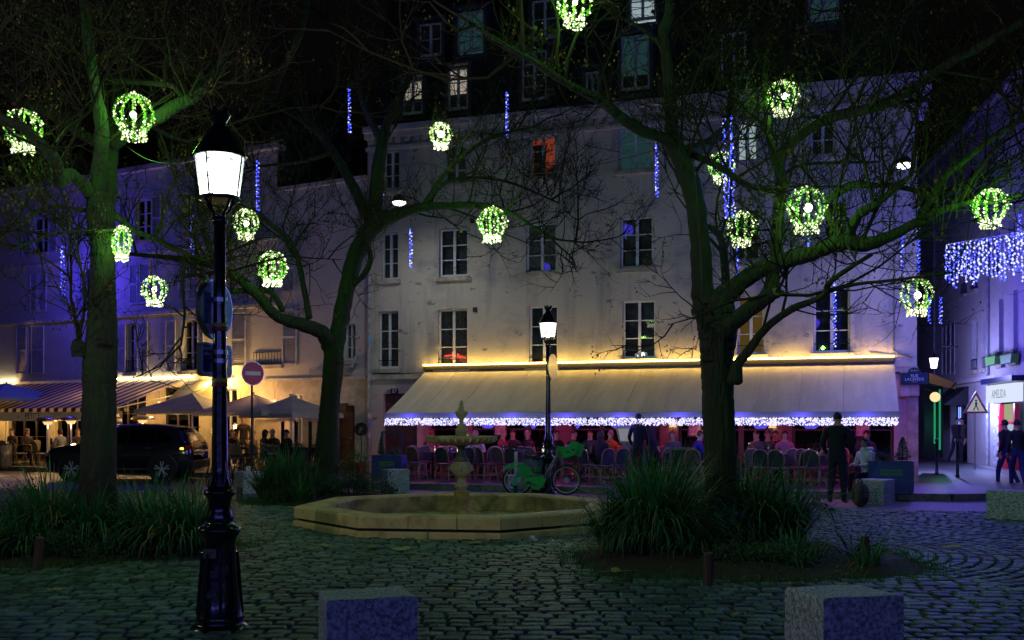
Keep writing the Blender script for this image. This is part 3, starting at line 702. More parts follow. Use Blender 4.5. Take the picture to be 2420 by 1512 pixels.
# ---- right-hand street
RB = thing('street_building', 'pale building with shutters and iron railings down the side street', 'building', KR0, TH_R)
def wr(a,b,y): return hit('R',a,y)[0], hit('R',b,y)[0]
rw = [(2227,2258,3.6,5.7,M_room,'s'),(2296,2309,3.6,5.5,C_navy,'r'),(2322,2334,3.6,5.5,C_navy,'r'),(2360,2372,3.65,5.9,C_navy,'f'),(2394,2406,3.65,6.0,C_navy,'f'),
      (2272,2284,6.6,8.2,C_navy,'r'),(2296,2309,6.6,8.2,C_navy,'r'),(2348,2362,6.8,8.4,C_navy,'r'),(2382,2398,6.8,8.4,C_navy,'r'),(2348,2362,9.4,10.8,C_navy,''),(2296,2309,9.4,10.8,C_navy,'')]
hr = []
for a,b,z0,z1,*_ in rw: u0,u1 = wr(a,b,800); hr.append((u0,u1,z0,z1))
du = wr(2245,2285,1000); su = wr(2347,2419,1000)
facade_mesh(-6,36,0,13,hr+[(du[0],du[1],.13,2.4),(su[0],su[1],.13,2.9)]).build('wall', M_wallR, RB, world=False)
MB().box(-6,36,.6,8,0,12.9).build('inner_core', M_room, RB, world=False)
for i,(a,b,z0,z1,bk,k) in enumerate(rw):
    u0,u1,_,_ = hr[i]
    if k == 's':
        q = (u1-u0)/3
        for j in range(3): shutter(RB,u0+q*j+.01,u0+q*(j+1)-.01,z0,z1,M_shut)
        MB().box(u0,u1,.05,.08,z0,z1).build('dark_gap', M_room, RB, world=False)
    else: window(RB,u0,u1,z0,z1,bk,3,True,2,rail=k in 'rf' and k!='')
mb = MB(); mb.box(-6,36,-.12,-.003,3.18,3.32); mb.box(-6,36,-.2,.2,12.8,13.0); mb.build('ledge', MATS['plaster ledge'], RB, world=False)
for px in (2338,2212):
    u = hit('R',px,800)[0]; MB().tube([(u,-.08,12.5),(u,-.08,.2)],.05,8).build('downpipe', MATS['grey pipe paint'], RB, world=False)
MB().box(du[0],du[1],.3,.34,.13,2.4).build('shop_door', M_dark, RB, world=False)
for u in (du[0]+.25,du[0]+.5): MB().tube([(u,.26,.9),(u,.26,2.3)],.02,6).build('blue_tube_light', glow('blue tube', (.2,.3,1), 2.0), RB, world=False)
# lit shop at the right edge
SH = thing('lit_shop', 'brightly lit small shop with red frame and white sign at the right edge', 'shop', W('R',su[0]), TH_R); sw = min(su[1]-su[0],7)
MB().box(0,sw,-.25,-.02,2.35,2.95).build('sign_box', glow('white sign light', (.72,.80,1), 1.0, True), SH, world=False)
MB().box(-.1,sw+.1,-.4,-.02,3.0,3.18).build('cornice', M_navy, SH, world=False)
text('AMELIDA','sign_lettering',glow('faint grey letters',(.30,.33,.42),1.0),.42,SH,Matrix.Translation((1.5,-.26,2.62)),sx=.9)
MB().box(0,.5,-.02,.05,.13,2.3).build('left_jamb', pm('pale shop poster', (.5,.5,.5), .6, var=.4, vs=9), SH, world=False)
for k in range(6): MB().box(.56,.64,-.03,-.022,.4+k*.3,.58+k*.3).build('notice', M_white, SH, world=False)
MB().box(3.6,3.75,-.04,.1,.13,2.3).build('red_post', pm('shop red', (.45,.01,.03), .4), SH, world=False)
fr = MB(); fr.box(.7,.85,-.04,.1,.13,2.3); fr.box(2.3,2.45,-.04,.1,.13,2.3); fr.box(.85,2.3,-.03,.08,.13,.75); fr.box(.85,2.3,-.03,.08,1.62,1.72); fr.build('red_frame', pm('shop red', (.45,.01,.03), .4), SH, world=False)
MB().box(.85,2.3,.1,.12,.75,1.62).build('display', glow('shop display', (.55,.75,1.0), .7), SH, world=False); MB().box(.85,2.3,.1,.12,1.72,2.3).build('patterned_light', glow('shop display top', (.7,.75,.45), .5), SH, world=False)
MB().box(2.45,3.6,.3,.32,.13,2.3).build('lit_interior', glow('shop interior', (.45,.4,.8), .5), SH, world=False)
for k in range(5): MB().box(1.0+.25*k,1.15+.25*k,.02,.08,.85,1.0+.1*(k%3)).build('goods', [M_navy,M_red,M_white][k%3], SH, world=False)
for t_,z in (('6',1.5),('7',1.05)): text(t_,'price_number',glow('green number',(.2,.9,.15),.7),.2,SH,Matrix.Translation((2.1,.0,z)))
lamp('AREA', SH, (sw*.3,-.5,2.3), (.30,.36,1.0), 170, (2.5,.3), (R(35),0,0), world=False)
# black cloth hood over a doorway
o = thing('doorway_hood', 'small black canvas hood over a doorway in the side street', 'awning', W('R',du[0]-.2,0,2.3), TH_R)
wdt = du[1]-du[0]+.4; mb = MB(); mb.add([(0,0,.75),(wdt,0,.75),(wdt,-.9,.05),(0,-.9,.05),(0,0,0),(wdt,0,0)],[(0,1,2,3),(0,3,4),(1,5,2)]); mb.build('canvas', pm('black canvas', (.015,.015,.02), .6), o, world=False)
# pedestrian warning triangle
u,z = hit('R',2305,955,-1.2); o = thing('pedestrian_sign', 'white warning triangle with red edge and walking figure', 'traffic sign', W('R',u,-1.2,0), 0)
mb = MB(); mb.prism([(-.42,z-.3),(.42,z-.3),(0,z+.43)],-.015,.015); mb.build('red_border', pm('faded red enamel',(.40,.12,.12),.4), o, world=False)
MB().prism([(-.30,z-.235),(.30,z-.235),(0,z+.29)],-.02,-.016).build('white_field', glow('glowing sign face',(.62,.64,.7),.55), o, world=False)  # no lamp here: the white field glows itself, lamplight put into its colour
mb = MB(); mb.disc((0,0,z+.12),.035,-.026,-.021,10); mb.prism([(-.03,z+.07),(.04,z+.07),(.03,z-.05),(-.03,z-.05)],-.026,-.021); mb.prism([(-.02,z-.05),(.01,z-.05),(-.07,z-.2),(-.11,z-.2)],-.026,-.021); mb.prism([(.0,z-.05),(.03,z-.05),(.10,z-.2),(.06,z-.2)],-.026,-.021); mb.build('walking_figure', M_dark, o, world=False)
MB().tube([(0,.04,.13),(0,.04,z+.3)],.03,8).build('post', M_steel, o, world=False)
# yellow shop awning on the corner flank with globe lamp and green neon strip
o = thing('corner_blind', 'yellow folding shop blind behind the corner pier', 'awning', (0,0,0))
p0 = P(2200,875,30); p1 = P(2205,905,33); mb = MB(); mb.add([P(2195,880,29.0),P(2195,885,33),P(2265,912,32.0),P(2258,905,29.5),P(2195,905,29.0),P(2258,920,29.5)],[(0,1,2,3),(0,3,5,4)]); mb.build('canvas', pm('yellow canvas', (.55,.36,.06), .7), o)
MB().tube([P(2258,905,29.5),P(2208,950,29.2)],.025,6).build('strut', M_iron, o)
o = thing('globe_lamp', 'warm round globe lamp beside the corner pier', 'lamp', P(2209,938,28.6)); MB().ball((0,0,0),.14,14,8).build('globe', glow('globe light', (1,.66,.36), 1.25), o, smooth=True, world=False); MB().tube([(0,0,.13),(-.25,.1,.25)],.02,6).build('arm', M_iron, o, world=False)
lamp('POINT', o, (0,-.2,-.05), (1,.6,.25), 14, .1, world=False)
o = thing('neon_strip_sign', 'green neon strip sign at the corner of the side street', 'neon sign', P(2208,1005,31)*1); mb = MB()
mb.tube([(0,0,-.55),(0,0,.85)],.03,6); mb.tube([(.28,.3,-.75),(.28,.3,1.1)],.03,6); mb.build('green_tubes', glow('green neon', (.04,.55,.25), .5), o, world=False); MB().box(-.16,.40,.36,.42,-1.0,1.2).build('backing', M_dark, o, world=False)
lamp('POINT', o, (.1,-.3,0), (.1,1,.45), 6, .2, world=False)
# far end of the side street
o = thing('far_house', 'blue lit house closing the far end of the side street', 'building', (15,60,0)); MB().box(0,14,0,8,0,13).build('wall', M_wallR, o, world=False)
for z in (3.6,6.6,9.4):
    for x in (.8,2.4,4.0): MB().box(x,x+.8,-.02,-.003,z,z+1.6).build('window', M_room, o, world=False)
MB().add([(-.3,-.3,13),(14.3,-.3,13),(14.3,3,15.5),(-.3,3,15.5)],[(0,1,2,3)]).build('roof', M_slate, o, world=False)

p = P(2206,853,36); o = thing('bracket_lantern','small white lantern on an iron bracket behind the corner','street light',p); MB().lathe([(.10,-.25),(.16,.10)],n=8).build('glass', glow('lantern white',(.9,.95,1),4), o, world=False); MB().lathe([(.18,.10),(.04,.28)],n=8).build('cap', M_iron, o, world=False); MB().tube([(0,0,.28),(.3,.05,.55),(.9,.1,.5)],.03,6).build('bracket', M_iron, o, world=False); lamp('POINT', o, (0,-.1,-.35), (.30,.32,1.0), 420, .15, world=False)
# ------------------------------------------------------------------ street lamps
def lamp_post(name, label, loc, power, sc=1.0, rot=.3):
    o = thing(name, label, 'street lamp', loc, rot, 'cast iron street lamps')
    S = lambda prof: [(r*sc, z*sc) for r, z in prof]
    mb = MB(); mb.lathe(S([(.235,-.01),(.235,.02),(.205,.045),(.182,.067),(.195,.09),(.18,.114),(.158,.25),(.142,.396),(.126,.66),(.128,.71),(.138,.74),(.162,.777),(.168,.80),(.158,.82),(.125,.838),(.096,.857),(.107,.875),(.11,.894),(.092,.94),(.085,1.016),(.094,1.035),(.096,1.054),(.122,1.082),(.126,1.105),(.11,1.12),(.09,1.135)]),n=24)
    mb.build('base', M_lamppaint, o, smooth=True, world=False)
    fl = MB()
    for k in range(8):
        a = k*math.pi/4; c, s = math.cos(a), math.sin(a)
        fl.tube([(.172*sc*c,.172*sc*s,.13*sc),(.135*sc*c,.135*sc*s,.62*sc)],[.016*sc,.012*sc],5)
    fl.build('fluting', M_lamppaint, o, world=False)
    mb = MB(); mb.lathe(S([(.097,1.135),(.094,1.157),(.072,1.24),(.064,1.30),(.058,1.9),(.050,2.6),(.045,3.24),(.062,3.25),(.062,3.29),(.045,3.30)]),n=20); mb.build('shaft', M_lamppaint, o, smooth=True, world=False)
    lv = MB()
    for k in range(6):
        a = k*math.pi/3; c, s = math.cos(a), math.sin(a)
        lv.add([Vector((.10*c-.03*s,.10*s+.03*c,1.15))*sc,Vector((.10*c+.03*s,.10*s-.03*c,1.15))*sc,Vector((.078*c,.078*s,1.36))*sc,Vector((.112*c,.112*s,1.22))*sc],[(0,1,3),(1,2,3),(2,0,3)])
    lv.build('leaf_collar', M_lamppaint, o, world=False)
    mb = MB()
    for k in range(4):
        a = k*math.pi/2+.6; c, s = math.cos(a), math.sin(a)
        pr = [(.05,3.29),(.055,3.33),(.10,3.37),(.115,3.41),(.15,3.44)]
        mb.tube([Vector((r*c,r*s,z))*sc for r, z in pr],.012*sc,6)
    mb.build('lantern_bracket', M_lamppaint, o, smooth=True, world=False)
    lt = MB(); lt.lathe(S([(.150,3.43),(.162,3.435),(.162,3.46),(.150,3.465)]),n=16)
    lantern = lt.build('lantern_ring', M_lamppaint, o, world=False)
    pg = glass('lantern glass', (.93,.96,.95), .10, .22)
    MB().lathe(S([(.152,3.465),(.196,3.78)]),n=16,cap=False).build('glass', pg, lantern, world=False, smooth=True)
    for k in range(4):
        a = k*math.pi/2+1.0; c, s = math.cos(a), math.sin(a)
        MB().bar(Vector((.156*c,.156*s,3.46))*sc,Vector((.20*c,.20*s,3.785))*sc,.012*sc,.012*sc).build('glazing_bar', M_lamppaint, lantern, world=False)
    MB().lathe(S([(.205,3.775),(.215,3.79),(.19,3.83),(.11,3.97),(.06,4.03),(.055,4.06),(.085,4.11),(.085,4.13),(.02,4.14)]),n=16).build('cap', M_lamppaint, lantern, world=False)
    for k in range(6):
        a = k*math.pi/3; MB().box(-.018*sc,.018*sc,-.01*sc,.01*sc,0,.035*sc).xf(Matrix.Translation((.078*sc*math.cos(a),.078*sc*math.sin(a),4.13*sc))@Matrix.Rotation(a+1.57,4,'Z')).build('crown_tooth', M_lamppaint, lantern, world=False)
    MB().ball((0,0,3.70*sc),.115*sc,16,10,sz=.75).build('burner', E_lamp, o, world=False)
    MB().lathe(S([(.11,3.765),(.19,3.772)]),n=16,cap=False).build('reflector', glow('lit lamp reflector', (.95,1,.97), 3.0), o, world=False)
    lamp('POINT', o, (0,0,3.55*sc), (.88,1.0,.86), power, .05, world=False)
    return o
LP1 = lamp_post('street_lamp', 'tall black cast iron street lamp in the foreground', (-2.34,8.2,0), 270)
LP2 = lamp_post('street_lamp', 'distant black street lamp standing behind the green bicycle', (.85,24.1,0), 120, 1.06)
LP3 = lamp_post('street_lamp', 'cast iron street lamp outside the left edge, mirrored in the car window', (-9.6,8.6,0), 330)
# stickers and straps on the near post
for z,c,h in ((2.42,(.5,.6,.05),.03),(2.385,(.5,.03,.02),.03),(1.98,(.5,.6,.05),.03),(1.945,(.5,.03,.02),.035),(2.62,(.6,.55,.45),.035),(2.20,(.6,.55,.45),.035),(2.13,(.6,.55,.45),.035),(1.955,(.6,.55,.45),.0)):
    if h: MB().lathe([(.0625,z),(.0625,z+h)],n=16,cap=False).build('strap' if c[0]==.6 else 'sticker', M_steel if c[0]==.6 else pm('sticker %.2f%.2f'%c[:2], c, .5), LP1, world=False)
for a,z,r_,s_ in ((-1.9,.62,.132,.06),(-1.5,.46,.142,.05),(-1.2,.5,.142,.05),(-1.75,.30,.156,.05),(-1.35,.36,.151,.06)):
    MB().box(-s_,s_,-.004,.004,-s_*.6,s_*.6).xf(Matrix.Rotation(a-.3,4,'Z')@Matrix.Translation((r_,0,z))@Matrix.Rotation(R(90),4,'Z')@Matrix.Rotation(R(-4),4,'X')).build('torn_sticker', pm('torn paper', (.10,.09,.10), .7, var=.5, vs=30), LP1, world=False)
# round sign and rounded plate bolted behind the near post, both seen from the back
M_signback = pm('pale blue grey sign back', (.62,.72,.88), .45, var=.08)
def plate(label, cat, z, pts, th, rim, nm, rz=R(75)):
    o = thing(nm, label, cat, (-2.41,8.30,z), rz)
    MB().prism(pts,-th,th).build('rim', M_steel, o, world=False)
    q = [(x*rim,zz*rim) for x,zz in pts]
    MB().prism(q,-th-.004,-th-.0005).build('back_face', M_signback, o, world=False)
    return o
cir = [(.245*math.cos(a*math.pi/20),.245*math.sin(a*math.pi/20)) for a in range(40)]
s1 = plate('round traffic sign seen from behind on the foreground lamp post', 'traffic sign', 2.575, cir, .022, .93, 'round_sign')
MB().prism([(-.20,-.13),(-.10,-.13),(-.10,.12),(-.20,.12)],-.0285,-.0265).build('portrait_sticker', pm('blue sticker', (.03,.06,.35), .5, c2=(.2,.24,.4), vs=14), s1, world=False)
MB().disc((.02,0,.02),.05,-.0285,-.0265).build('round_sticker', pm('deep blue', (.02,.05,.4), .5), s1, world=False)
rr = []
for cx_,cz_,a0 in ((.19,.09,0),(-.19,.09,90),(-.19,-.09,180),(.19,-.09,270)):
    for k in range(5): a = R(a0+k*22.5); rr.append((cx_+.045*math.cos(a),cz_+.045*math.sin(a)))
s2 = plate('rounded rectangular plate with stickers seen from behind below the round sign', 'traffic sign', 2.16, rr, .02, .94, 'supplementary_plate')
MB().box(-.21,-.07,-.026,-.0245,-.10,.115).build('sticker', pm('night blue', (.01,.02,.2), .5), s2, world=False)
text('ZARMO','sticker_lettering',M_white,.045,s2,Matrix.Translation((-.14,-.028,.085))); text('oakone','sticker_lettering',M_white,.04,s2,Matrix.Translation((-.14,-.028,.045)))
# small round sign edge-on on the far lamp
o = thing('round_sign', 'small round sign seen edge-on on the distant lamp post', 'traffic sign', (.95,24.05,2.97), R(66)); MB().prism([(x*1.25,z*1.25) for x,z in cir],-.015,.015).build('disc', M_steel, o, world=False)
# ------------------------------------------------------------------ no entry sign
p = P(597,882,29); o = thing('no_entry_sign', 'red no entry sign on a thin post beside the parasols', 'traffic sign', (p.x,p.y,0), R(40)); z = p.z
MB().disc((0,0,z),.34,-.012,.012,32).build('rim', M_steel, o, world=False); d_ = MB().disc((0,0,z),.325,-.018,-.0125,32).build('red_disc', M_red, o, world=False); MB().box(-.23,.23,-.024,-.0185,z-.055,z+.055).build('white_bar', M_white, d_, world=False)
MB().tube([(0,.05,0),(0,.05,z+.28)],.03,8).build('post', M_dark, o, world=False)

# ------------------------------------------------------------------ fountain
o = thing('fountain', 'stone fountain with octagonal basin and tiered column', 'fountain', FC)
rot = R(-8)+math.pi/8
def oct_(r): return [Vector((r*math.cos(rot+k*math.pi/4), r*math.sin(rot+k*math.pi/4),0)) for k in range(8)]
def seg(k, t0, t1, r0, r1, z0, z1, bev=.03, g=.006):
    a, b = oct_(r1)[k], oct_(r1)[(k+1)%8]; c, d = oct_(r0)[k], oct_(r0)[(k+1)%8]
    ga = g/(b-a).length; L0 = t0+(ga if t0>0 else ga); L1 = t1-ga
    def ln(p,q,t): return p+(q-p)*t
    sect = [(0,z0),(0,z1-bev),(bev,z1),(r1-r0-bev,z1),(r1-r0,z1-bev),(r1-r0,z0)]
    vs = []
    for t in (L0,L1):
        for off,z in sect:
            s_ = off/(r1-r0); q = ln(ln(a,b,t),ln(c,d,t),s_); vs.append((q.x,q.y,z))
    n = len(sect); fs = [(j,(j+1)%n,n+(j+1)%n,n+j) for j in range(n)]+[tuple(reversed(range(n))),tuple(range(n,2*n))]
    return MB().add(vs,fs)
M_rim = pm('mossy limestone', (.66,.45,.20), .8, c2=(.40,.26,.11), vs=3.5, bump=.35, bs=22, thr=(.48,.68))
for k in range(8):
    for t0,t1 in ((0,.36),(.36,.7),(.7,1)): seg(k,t0,t1,FR-.46,FR,.15,.33).build('rim_stone', M_rim, o, world=False)
    seg(k,0,1,FR-.30,FR-.07,.10,.152,.005,0).build('recess', M_dark, o, world=False)  # near-black strip: shade of the gap under the rim put into colour
    for t0,t1 in ((0,.5),(.5,1)): seg(k,t0,t1,FR-.36,FR+.02,-.01,.105,.02).build('plinth_stone', M_rim, o, world=False)
    seg(k,0,1,FR-.50,FR-.462,.02,.30,.004,0).build('inner_lining', pm('stained basin stone', (.40,.28,.12), .8, var=.4, vs=2.5), o, world=False)
q = oct_(FR-.4); MB().slab([(v.x,v.y) for v in q],-.01,.035).build('basin_floor', MATS['stained basin stone'], o, world=False)
M_col = pm('column stone', (.60,.43,.26), .8, c2=(.42,.28,.16), vs=4, bump=.25, bs=20)
M_ochre = pm('stained column stone', (.48,.30,.10), .8, var=.3, vs=4, bump=.25, bs=20)
MB().lathe([(.46,.03),(.46,.10),(.34,.105),(.33,.153),(.31,.17),(.23,.19),(.15,.225),(.132,.26),(.132,.30)],n=28).build('foot', M_ochre, o, smooth=True, world=False)
MB().lathe([(.13,.295),(.13,.50),(.145,.512),(.122,.53)],n=8,rot=.2).build('octagonal_drum', M_ochre, o, world=False)
MB().lathe([(.115,.52),(.072,.56),(.115,.592),(.118,.61),(.112,.625),(.072,.669),(.070,.74),(.078,.753)],n=24).build('lower_shaft', M_col, o, smooth=True, world=False)
vz = MB().lathe([(.078,.75),(.10,.772),(.142,.81),(.16,.86),(.157,.93),(.150,.975),(.138,1.0),(.135,1.015)],n=28).build('vase', M_col, o, smooth=True, world=False)
for k in range(4):
    a = k*math.pi/2+R(-95)
    MB().ball((.163*math.cos(a),.163*math.sin(a),.90),.035,8,6,sz=1.4).ball((.168*math.cos(a+.16),.168*math.sin(a+.16),.95),.016,6,4).ball((.168*math.cos(a-.16),.168*math.sin(a-.16),.95),.016,6,4).build('mask_ornament', M_col, vz, smooth=True, world=False)
MB().lathe([(.126,1.01),(.126,1.05),(.075,1.11),(.062,1.20),(.062,1.25),(.10,1.275),(.16,1.30)],n=24).build('neck', pm('dark neck stone', (.15,.13,.11), .6, var=.3), o, smooth=True, world=False)  # neck darker than the stone above and below it
bw = MB().lathe([(.14,1.285),(.30,1.30),(.50,1.345),(.58,1.385),(.60,1.42),(.60,1.435),(.57,1.44),(.4,1.40),(.12,1.39)],n=40).build('bowl', M_col, o, smooth=True, world=False)
for k in range(30):
    a = k*2*math.pi/30; c, s = math.cos(a), math.sin(a)
    MB().tube([(.46*c,.46*s,1.325),(.545*c,.545*s,1.355),(.595*c,.595*s,1.40)],[.012,.026,.020],5).build('gadroon', M_col, bw, smooth=True, world=False)
MB().lathe([(.10,1.39),(.10,1.53),(.105,1.545),(.06,1.59),(.054,1.61),(.035,1.65),(.038,1.715),(.085,1.77),(.105,1.815),(.105,1.83),(.085,1.85),(.045,1.865),(.035,1.895),(.048,1.907),(.048,1.915),(.025,1.93),(.032,1.965),(.034,1.975),(.018,1.985),(.024,2.01),(.015,2.03)],n=24).build('finial', M_col, o, smooth=True, world=False)
for a in (R(-60),R(200)): MB().tube([(1.3*math.cos(a),1.3*math.sin(a),.03),(1.3*math.cos(a),1.3*math.sin(a),.16)],.015,6).build('water_jet', M_steel, o, world=False)
# litter by the basin
for px,py,lb in ((1262,1284,'crumpled white paper on the cobbles by the fountain, left of the pair'),(1306,1286,'crumpled white paper on the cobbles by the fountain, right of the pair')):
    g = G(px,py); mb = MB(); r_ = random.Random(px)
    for k in range(7):
        c = Vector((g.x+r_.gauss(0,.05),g.y+r_.gauss(0,.04),.035+r_.random()*.03)); mb.add([c+Vector((r_.uniform(-.06,.06),r_.uniform(-.06,.06),r_.uniform(-.02,.05))) for _ in range(4)],[(0,1,2),(0,2,3)])
    tag(mb.build('paper_litter', M_white), lb, 'litter', 'paper scraps')
# ------------------------------------------------------------------ granite blocks
def block(label, x, y, wx, wy, h, rz):
    mb = MB(); b = .014
    mb.add([(sx*(wx/2-i),sy*(wy/2-i),z) for z,i in ((-.02,0),(h-b,0),(h,b)) for sx,sy in ((-1,-1),(1,-1),(1,1),(-1,1))], [(0,1,5,4),(1,2,6,5),(2,3,7,6),(3,0,4,7),(4,5,9,8),(5,6,10,9),(6,7,11,10),(7,4,8,11),(8,9,10,11)])
    o = mb.build('granite_block', M_granite); bm = bmesh.new(); bm.from_mesh(o.data); bmesh.ops.subdivide_edges(bm, edges=bm.edges[:], cuts=7, use_grid_fill=True)
    for v in bm.verts:
        ed = (abs(v.co.x) > wx/2-.03)+(abs(v.co.y) > wy/2-.03)+(v.co.z > h-.03)
        v.co += v.co.normalized()*noise.noise(v.co*9+Vector((x,y,0)))*(.004+.006*(ed>1)-.0)
    bm.to_mesh(o.data); bm.free(); o.location = (x,y,0); o.rotation_euler = (0,0,rz); tag(o,label,'stone block','granite seating blocks')
block('large grey granite block at the bottom edge right of the near lamp', -.98,6.93,.60,.46,.50,R(17))
block('large grey granite block at the bottom edge on the right', 2.27,7.02,.60,.50,.50,R(14))
g = G(581,1168); block('granite block between the parked car and the middle tree bed', g.x,g.y+.25,.50,.5,.52,R(40))
g = G(931,1166); block('granite block in front of the dark planter left of the fountain', g.x,g.y+.25,.54,.5,.56,R(25))
g = G(2077,1192); block('granite block the woman in white sits on', g.x,g.y+.25,.6,.55,.5,R(-42))
g = G(2400,1230); block('granite block at the far right edge of the square', g.x,g.y+.25,.6,.55,.5,R(-38))
block('granite block half hidden behind the green bicycle', .18,24.35,.5,.45,.42,R(10))
# ------------------------------------------------------------------ stakes
names = ['leaning wooden stake at the front left of the left tree bed','short wooden stake in front of the middle tree','slim wooden stake beside the granite block near the parked car','small wooden stake in front of the block by the planter','wooden stake at the right rim of the fountain','thick wooden stake in front of the right-hand tree bed','round wooden stake at the right end of the right-hand bed','short wooden stake left of the standing man','small stake at the right side of the left tree bed']
for (px,yb,yt),lb in zip(((88,1350,1268),(740,1192,1155),(565,1187,1150),(925,1178,1150),(1420,1292,1240),(1672,1387,1305),(2045,1341,1265),(1932,1197,1170),(412,1268,1236)),names):
    g = G(px,yb); h = (yb-yt)/F*g.y; r_ = .052 if g.y<15 else .062
    mb = MB(); mb.lathe([(r_*1.05,-.05),(r_,h*.6),(r_*.95,h-.01),(r_*.8,h)],n=10)
    ob = mb.build('wooden_stake', M_wood); ob.location = (g.x,g.y,0); ob.rotation_euler = (R(random.uniform(-4,4)),R({88:6,1672:1}.get(px,random.uniform(-4,4))),0); tag(ob,lb,'stake','wooden stakes around the tree beds')
# ------------------------------------------------------------------ tree beds
for i,(bx,by,br) in enumerate(BEDS):
    mb = MB(); n = 48; rings = 7; rs = random.Random(40+i)
    for k in range(rings+1):
        t = 1-k/rings
        for j in range(n):
            a = 2*math.pi*j/n; rr_ = br*1.04*(1+.07*math.sin(3*a+bx)+.05*math.sin(7*a))*t
            mb.v.append((bx+rr_*math.cos(a),by+rr_*math.sin(a),.001+.17*(1-t*t)+rs.uniform(-.015,.02)*(k>0)))
    mb.f = [(k*n+j,k*n+(j+1)%n,(k+1)*n+(j+1)%n,(k+1)*n+j) for k in range(rings) for j in range(n)]; mb.m = [0]*len(mb.f)
    tag(mb.build('bed_soil', M_soil), kind='structure')
    # bark chips
    cb = MB()
    for k in range(1500 if i<2 else 500):
        a = rs.uniform(0,6.28); q = br*1.06*math.sqrt(rs.random()); c = Vector((bx+q*math.cos(a),by+q*math.sin(a),.02+.17*max(0,1-(q/br)**2))); d = Vector((rs.gauss(0,1),rs.gauss(0,1),rs.gauss(0,.35))).normalized()*rs.uniform(.015,.045); e = d.cross(Vector((0,0,1))).normalized()*.007
        cb.add([c-d-e,c-d+e,c+d+e,c+d-e],[(0,1,2,3)])
    tag(cb.build('bark_mulch', pm('bark chips', (.17,.095,.05), .9, island=.6)), ['wood mulch under the left tree','wood mulch under the right-hand tree','wood mulch under the middle tree'][i]+' among the grass', 'mulch', kind='stuff')
M_dead = pm('dead blades', (.20,.15,.06), .7, island=.4)
def grass_clump(name, label, c, n, h, spread, seed, cat='ornamental grass', wd=.011, droop=1.0):
    rs = random.Random(seed); mb = MB(); c = Vector(c)
    tufts = [(Vector((rs.gauss(0,.36)*spread,rs.gauss(0,.30)*spread,0)), rs.uniform(.55,1.12), rs.uniform(0,6.28)) for _ in range(11)]
    for k in range(n):
        tc_, th_, ta = tufts[k % 11]
        a = rs.uniform(0,6.283); q = .13*math.sqrt(rs.random()); b = c+tc_+Vector((q*math.cos(a),q*math.sin(a),0)); b.z = max(.03, c.z-.10*(tc_.length/max(spread,.1)))
        a2 = a+rs.gauss(0,.7); L_ = h*th_*rs.uniform(.5,1.25); lean = rs.uniform(.08,1.05)*droop; d = Vector((math.cos(a2),math.sin(a2),0)); s = d.cross(Vector((0,0,1)))
        prev = None; p = b.copy(); ang = rs.uniform(.02,.45); vs = []
        N = 5
        for j in range(N+1):
            t = j/N; w_ = wd*rs.uniform(.8,1.2)*(1-t)**.6
            vs += [p-s*w_, p+s*w_] if j < N else [p]
            ang += lean*(.25+.5*t)
            p = p+(d*math.sin(ang)+Vector((0,0,1))*math.cos(ang))*(L_/N)
            p.z = max(p.z,.02)
        mb.add(vs,[(2*j,2*j+1,2*j+3,2*j+2) for j in range(N-1)]+[(2*N-2,2*N-1,2*N)])
    o = tag(mb.build(name, [M_blade, M_dead]), label, cat, 'planting in the tree beds'); me = o.data; nf = 5
    me.polygons.foreach_set('material_index', [1 if ((i//nf)*7919 % 100) < 9 else 0 for i in range(len(me.polygons))]); return o
def shrub(name, label, c, r, n, seed, leaf=.03, sz=.9, m=None, stems=14):
    rs = random.Random(seed); o = thing(name, label, 'shrub', c, 0, 'planting in the tree beds'); mb = MB(); st = MB()
    clumps = [(Vector((rs.gauss(0,.45)*r,rs.gauss(0,.4)*r,abs(rs.gauss(.45,.35))*r*sz)),r*rs.uniform(.18,.42)) for _ in range(26)]
    for k in range(n):
        cc, cr = rs.choice(clumps); v = Vector((rs.gauss(0,1),rs.gauss(0,1),rs.gauss(0,1))).normalized()*cr*rs.random()**.4; p = cc+v
        if p.z < .02: p.z = .02+rs.random()*.05
        d = (v+Vector((rs.gauss(0,.3),rs.gauss(0,.3),.3))).normalized()*leaf*rs.uniform(.6,1.4); e = d.cross(Vector((rs.gauss(0,1),rs.gauss(0,1),1))).normalized()*leaf*.35
        mb.add([p,p+d*.5+e,p+d,p+d*.5-e],[(0,1,2,3)])
    for k in range(stems):
        cc, cr = clumps[k]; st.tube([(0,0,0),cc*.5+Vector((0,0,.05)),cc],[.012,.008,.004],4)
    tag(mb.build('foliage', m or M_shrub, o, world=False), kind='stuff'); st.build('stems', M_twig, o, world=False)
    return o
grass_clump('grass_clump','big arching clump of long grass round the left tree trunk',(-5.3,12.7,.16),5200,.98,1.15,11,wd=.015,droop=1.2)
grass_clump('grass_clump','lower left tuft of grass beside the left tree trunk',(-5.95,12.5,.1),1500,.7,1.2,12,wd=.013,droop=1.2)
shrub('ground_cover_shrub','dark leafy ground cover at the left edge of the left bed',(-6.3,12.8,.05),.75,2600,13)
shrub('ground_cover_shrub','round-leaved low shrub at the right front of the left bed',(-4.45,12.5,.05),.42,1300,14,leaf=.045)
shrub('ground_cover_shrub','dark leafy cover below the grass in the left bed',(-5.3,12.2,.03),.55,1800,15,sz=.5)
grass_clump('grass_clump','tall dense clump of long grass left of the right-hand trunk',(1.74,12.35,.14),3800,1.10,1.15,21,wd=.015,droop=1.15)
grass_clump('grass_clump','tall clump of long grass right of the right-hand trunk',(3.05,13.4,.14),2800,1.08,.95,22,wd=.015,droop=1.1)
grass_clump('grass_clump','low spreading grass at the front right of the right-hand bed',(3.0,11.75,.08),800,.5,1.2,23,droop=1.3)
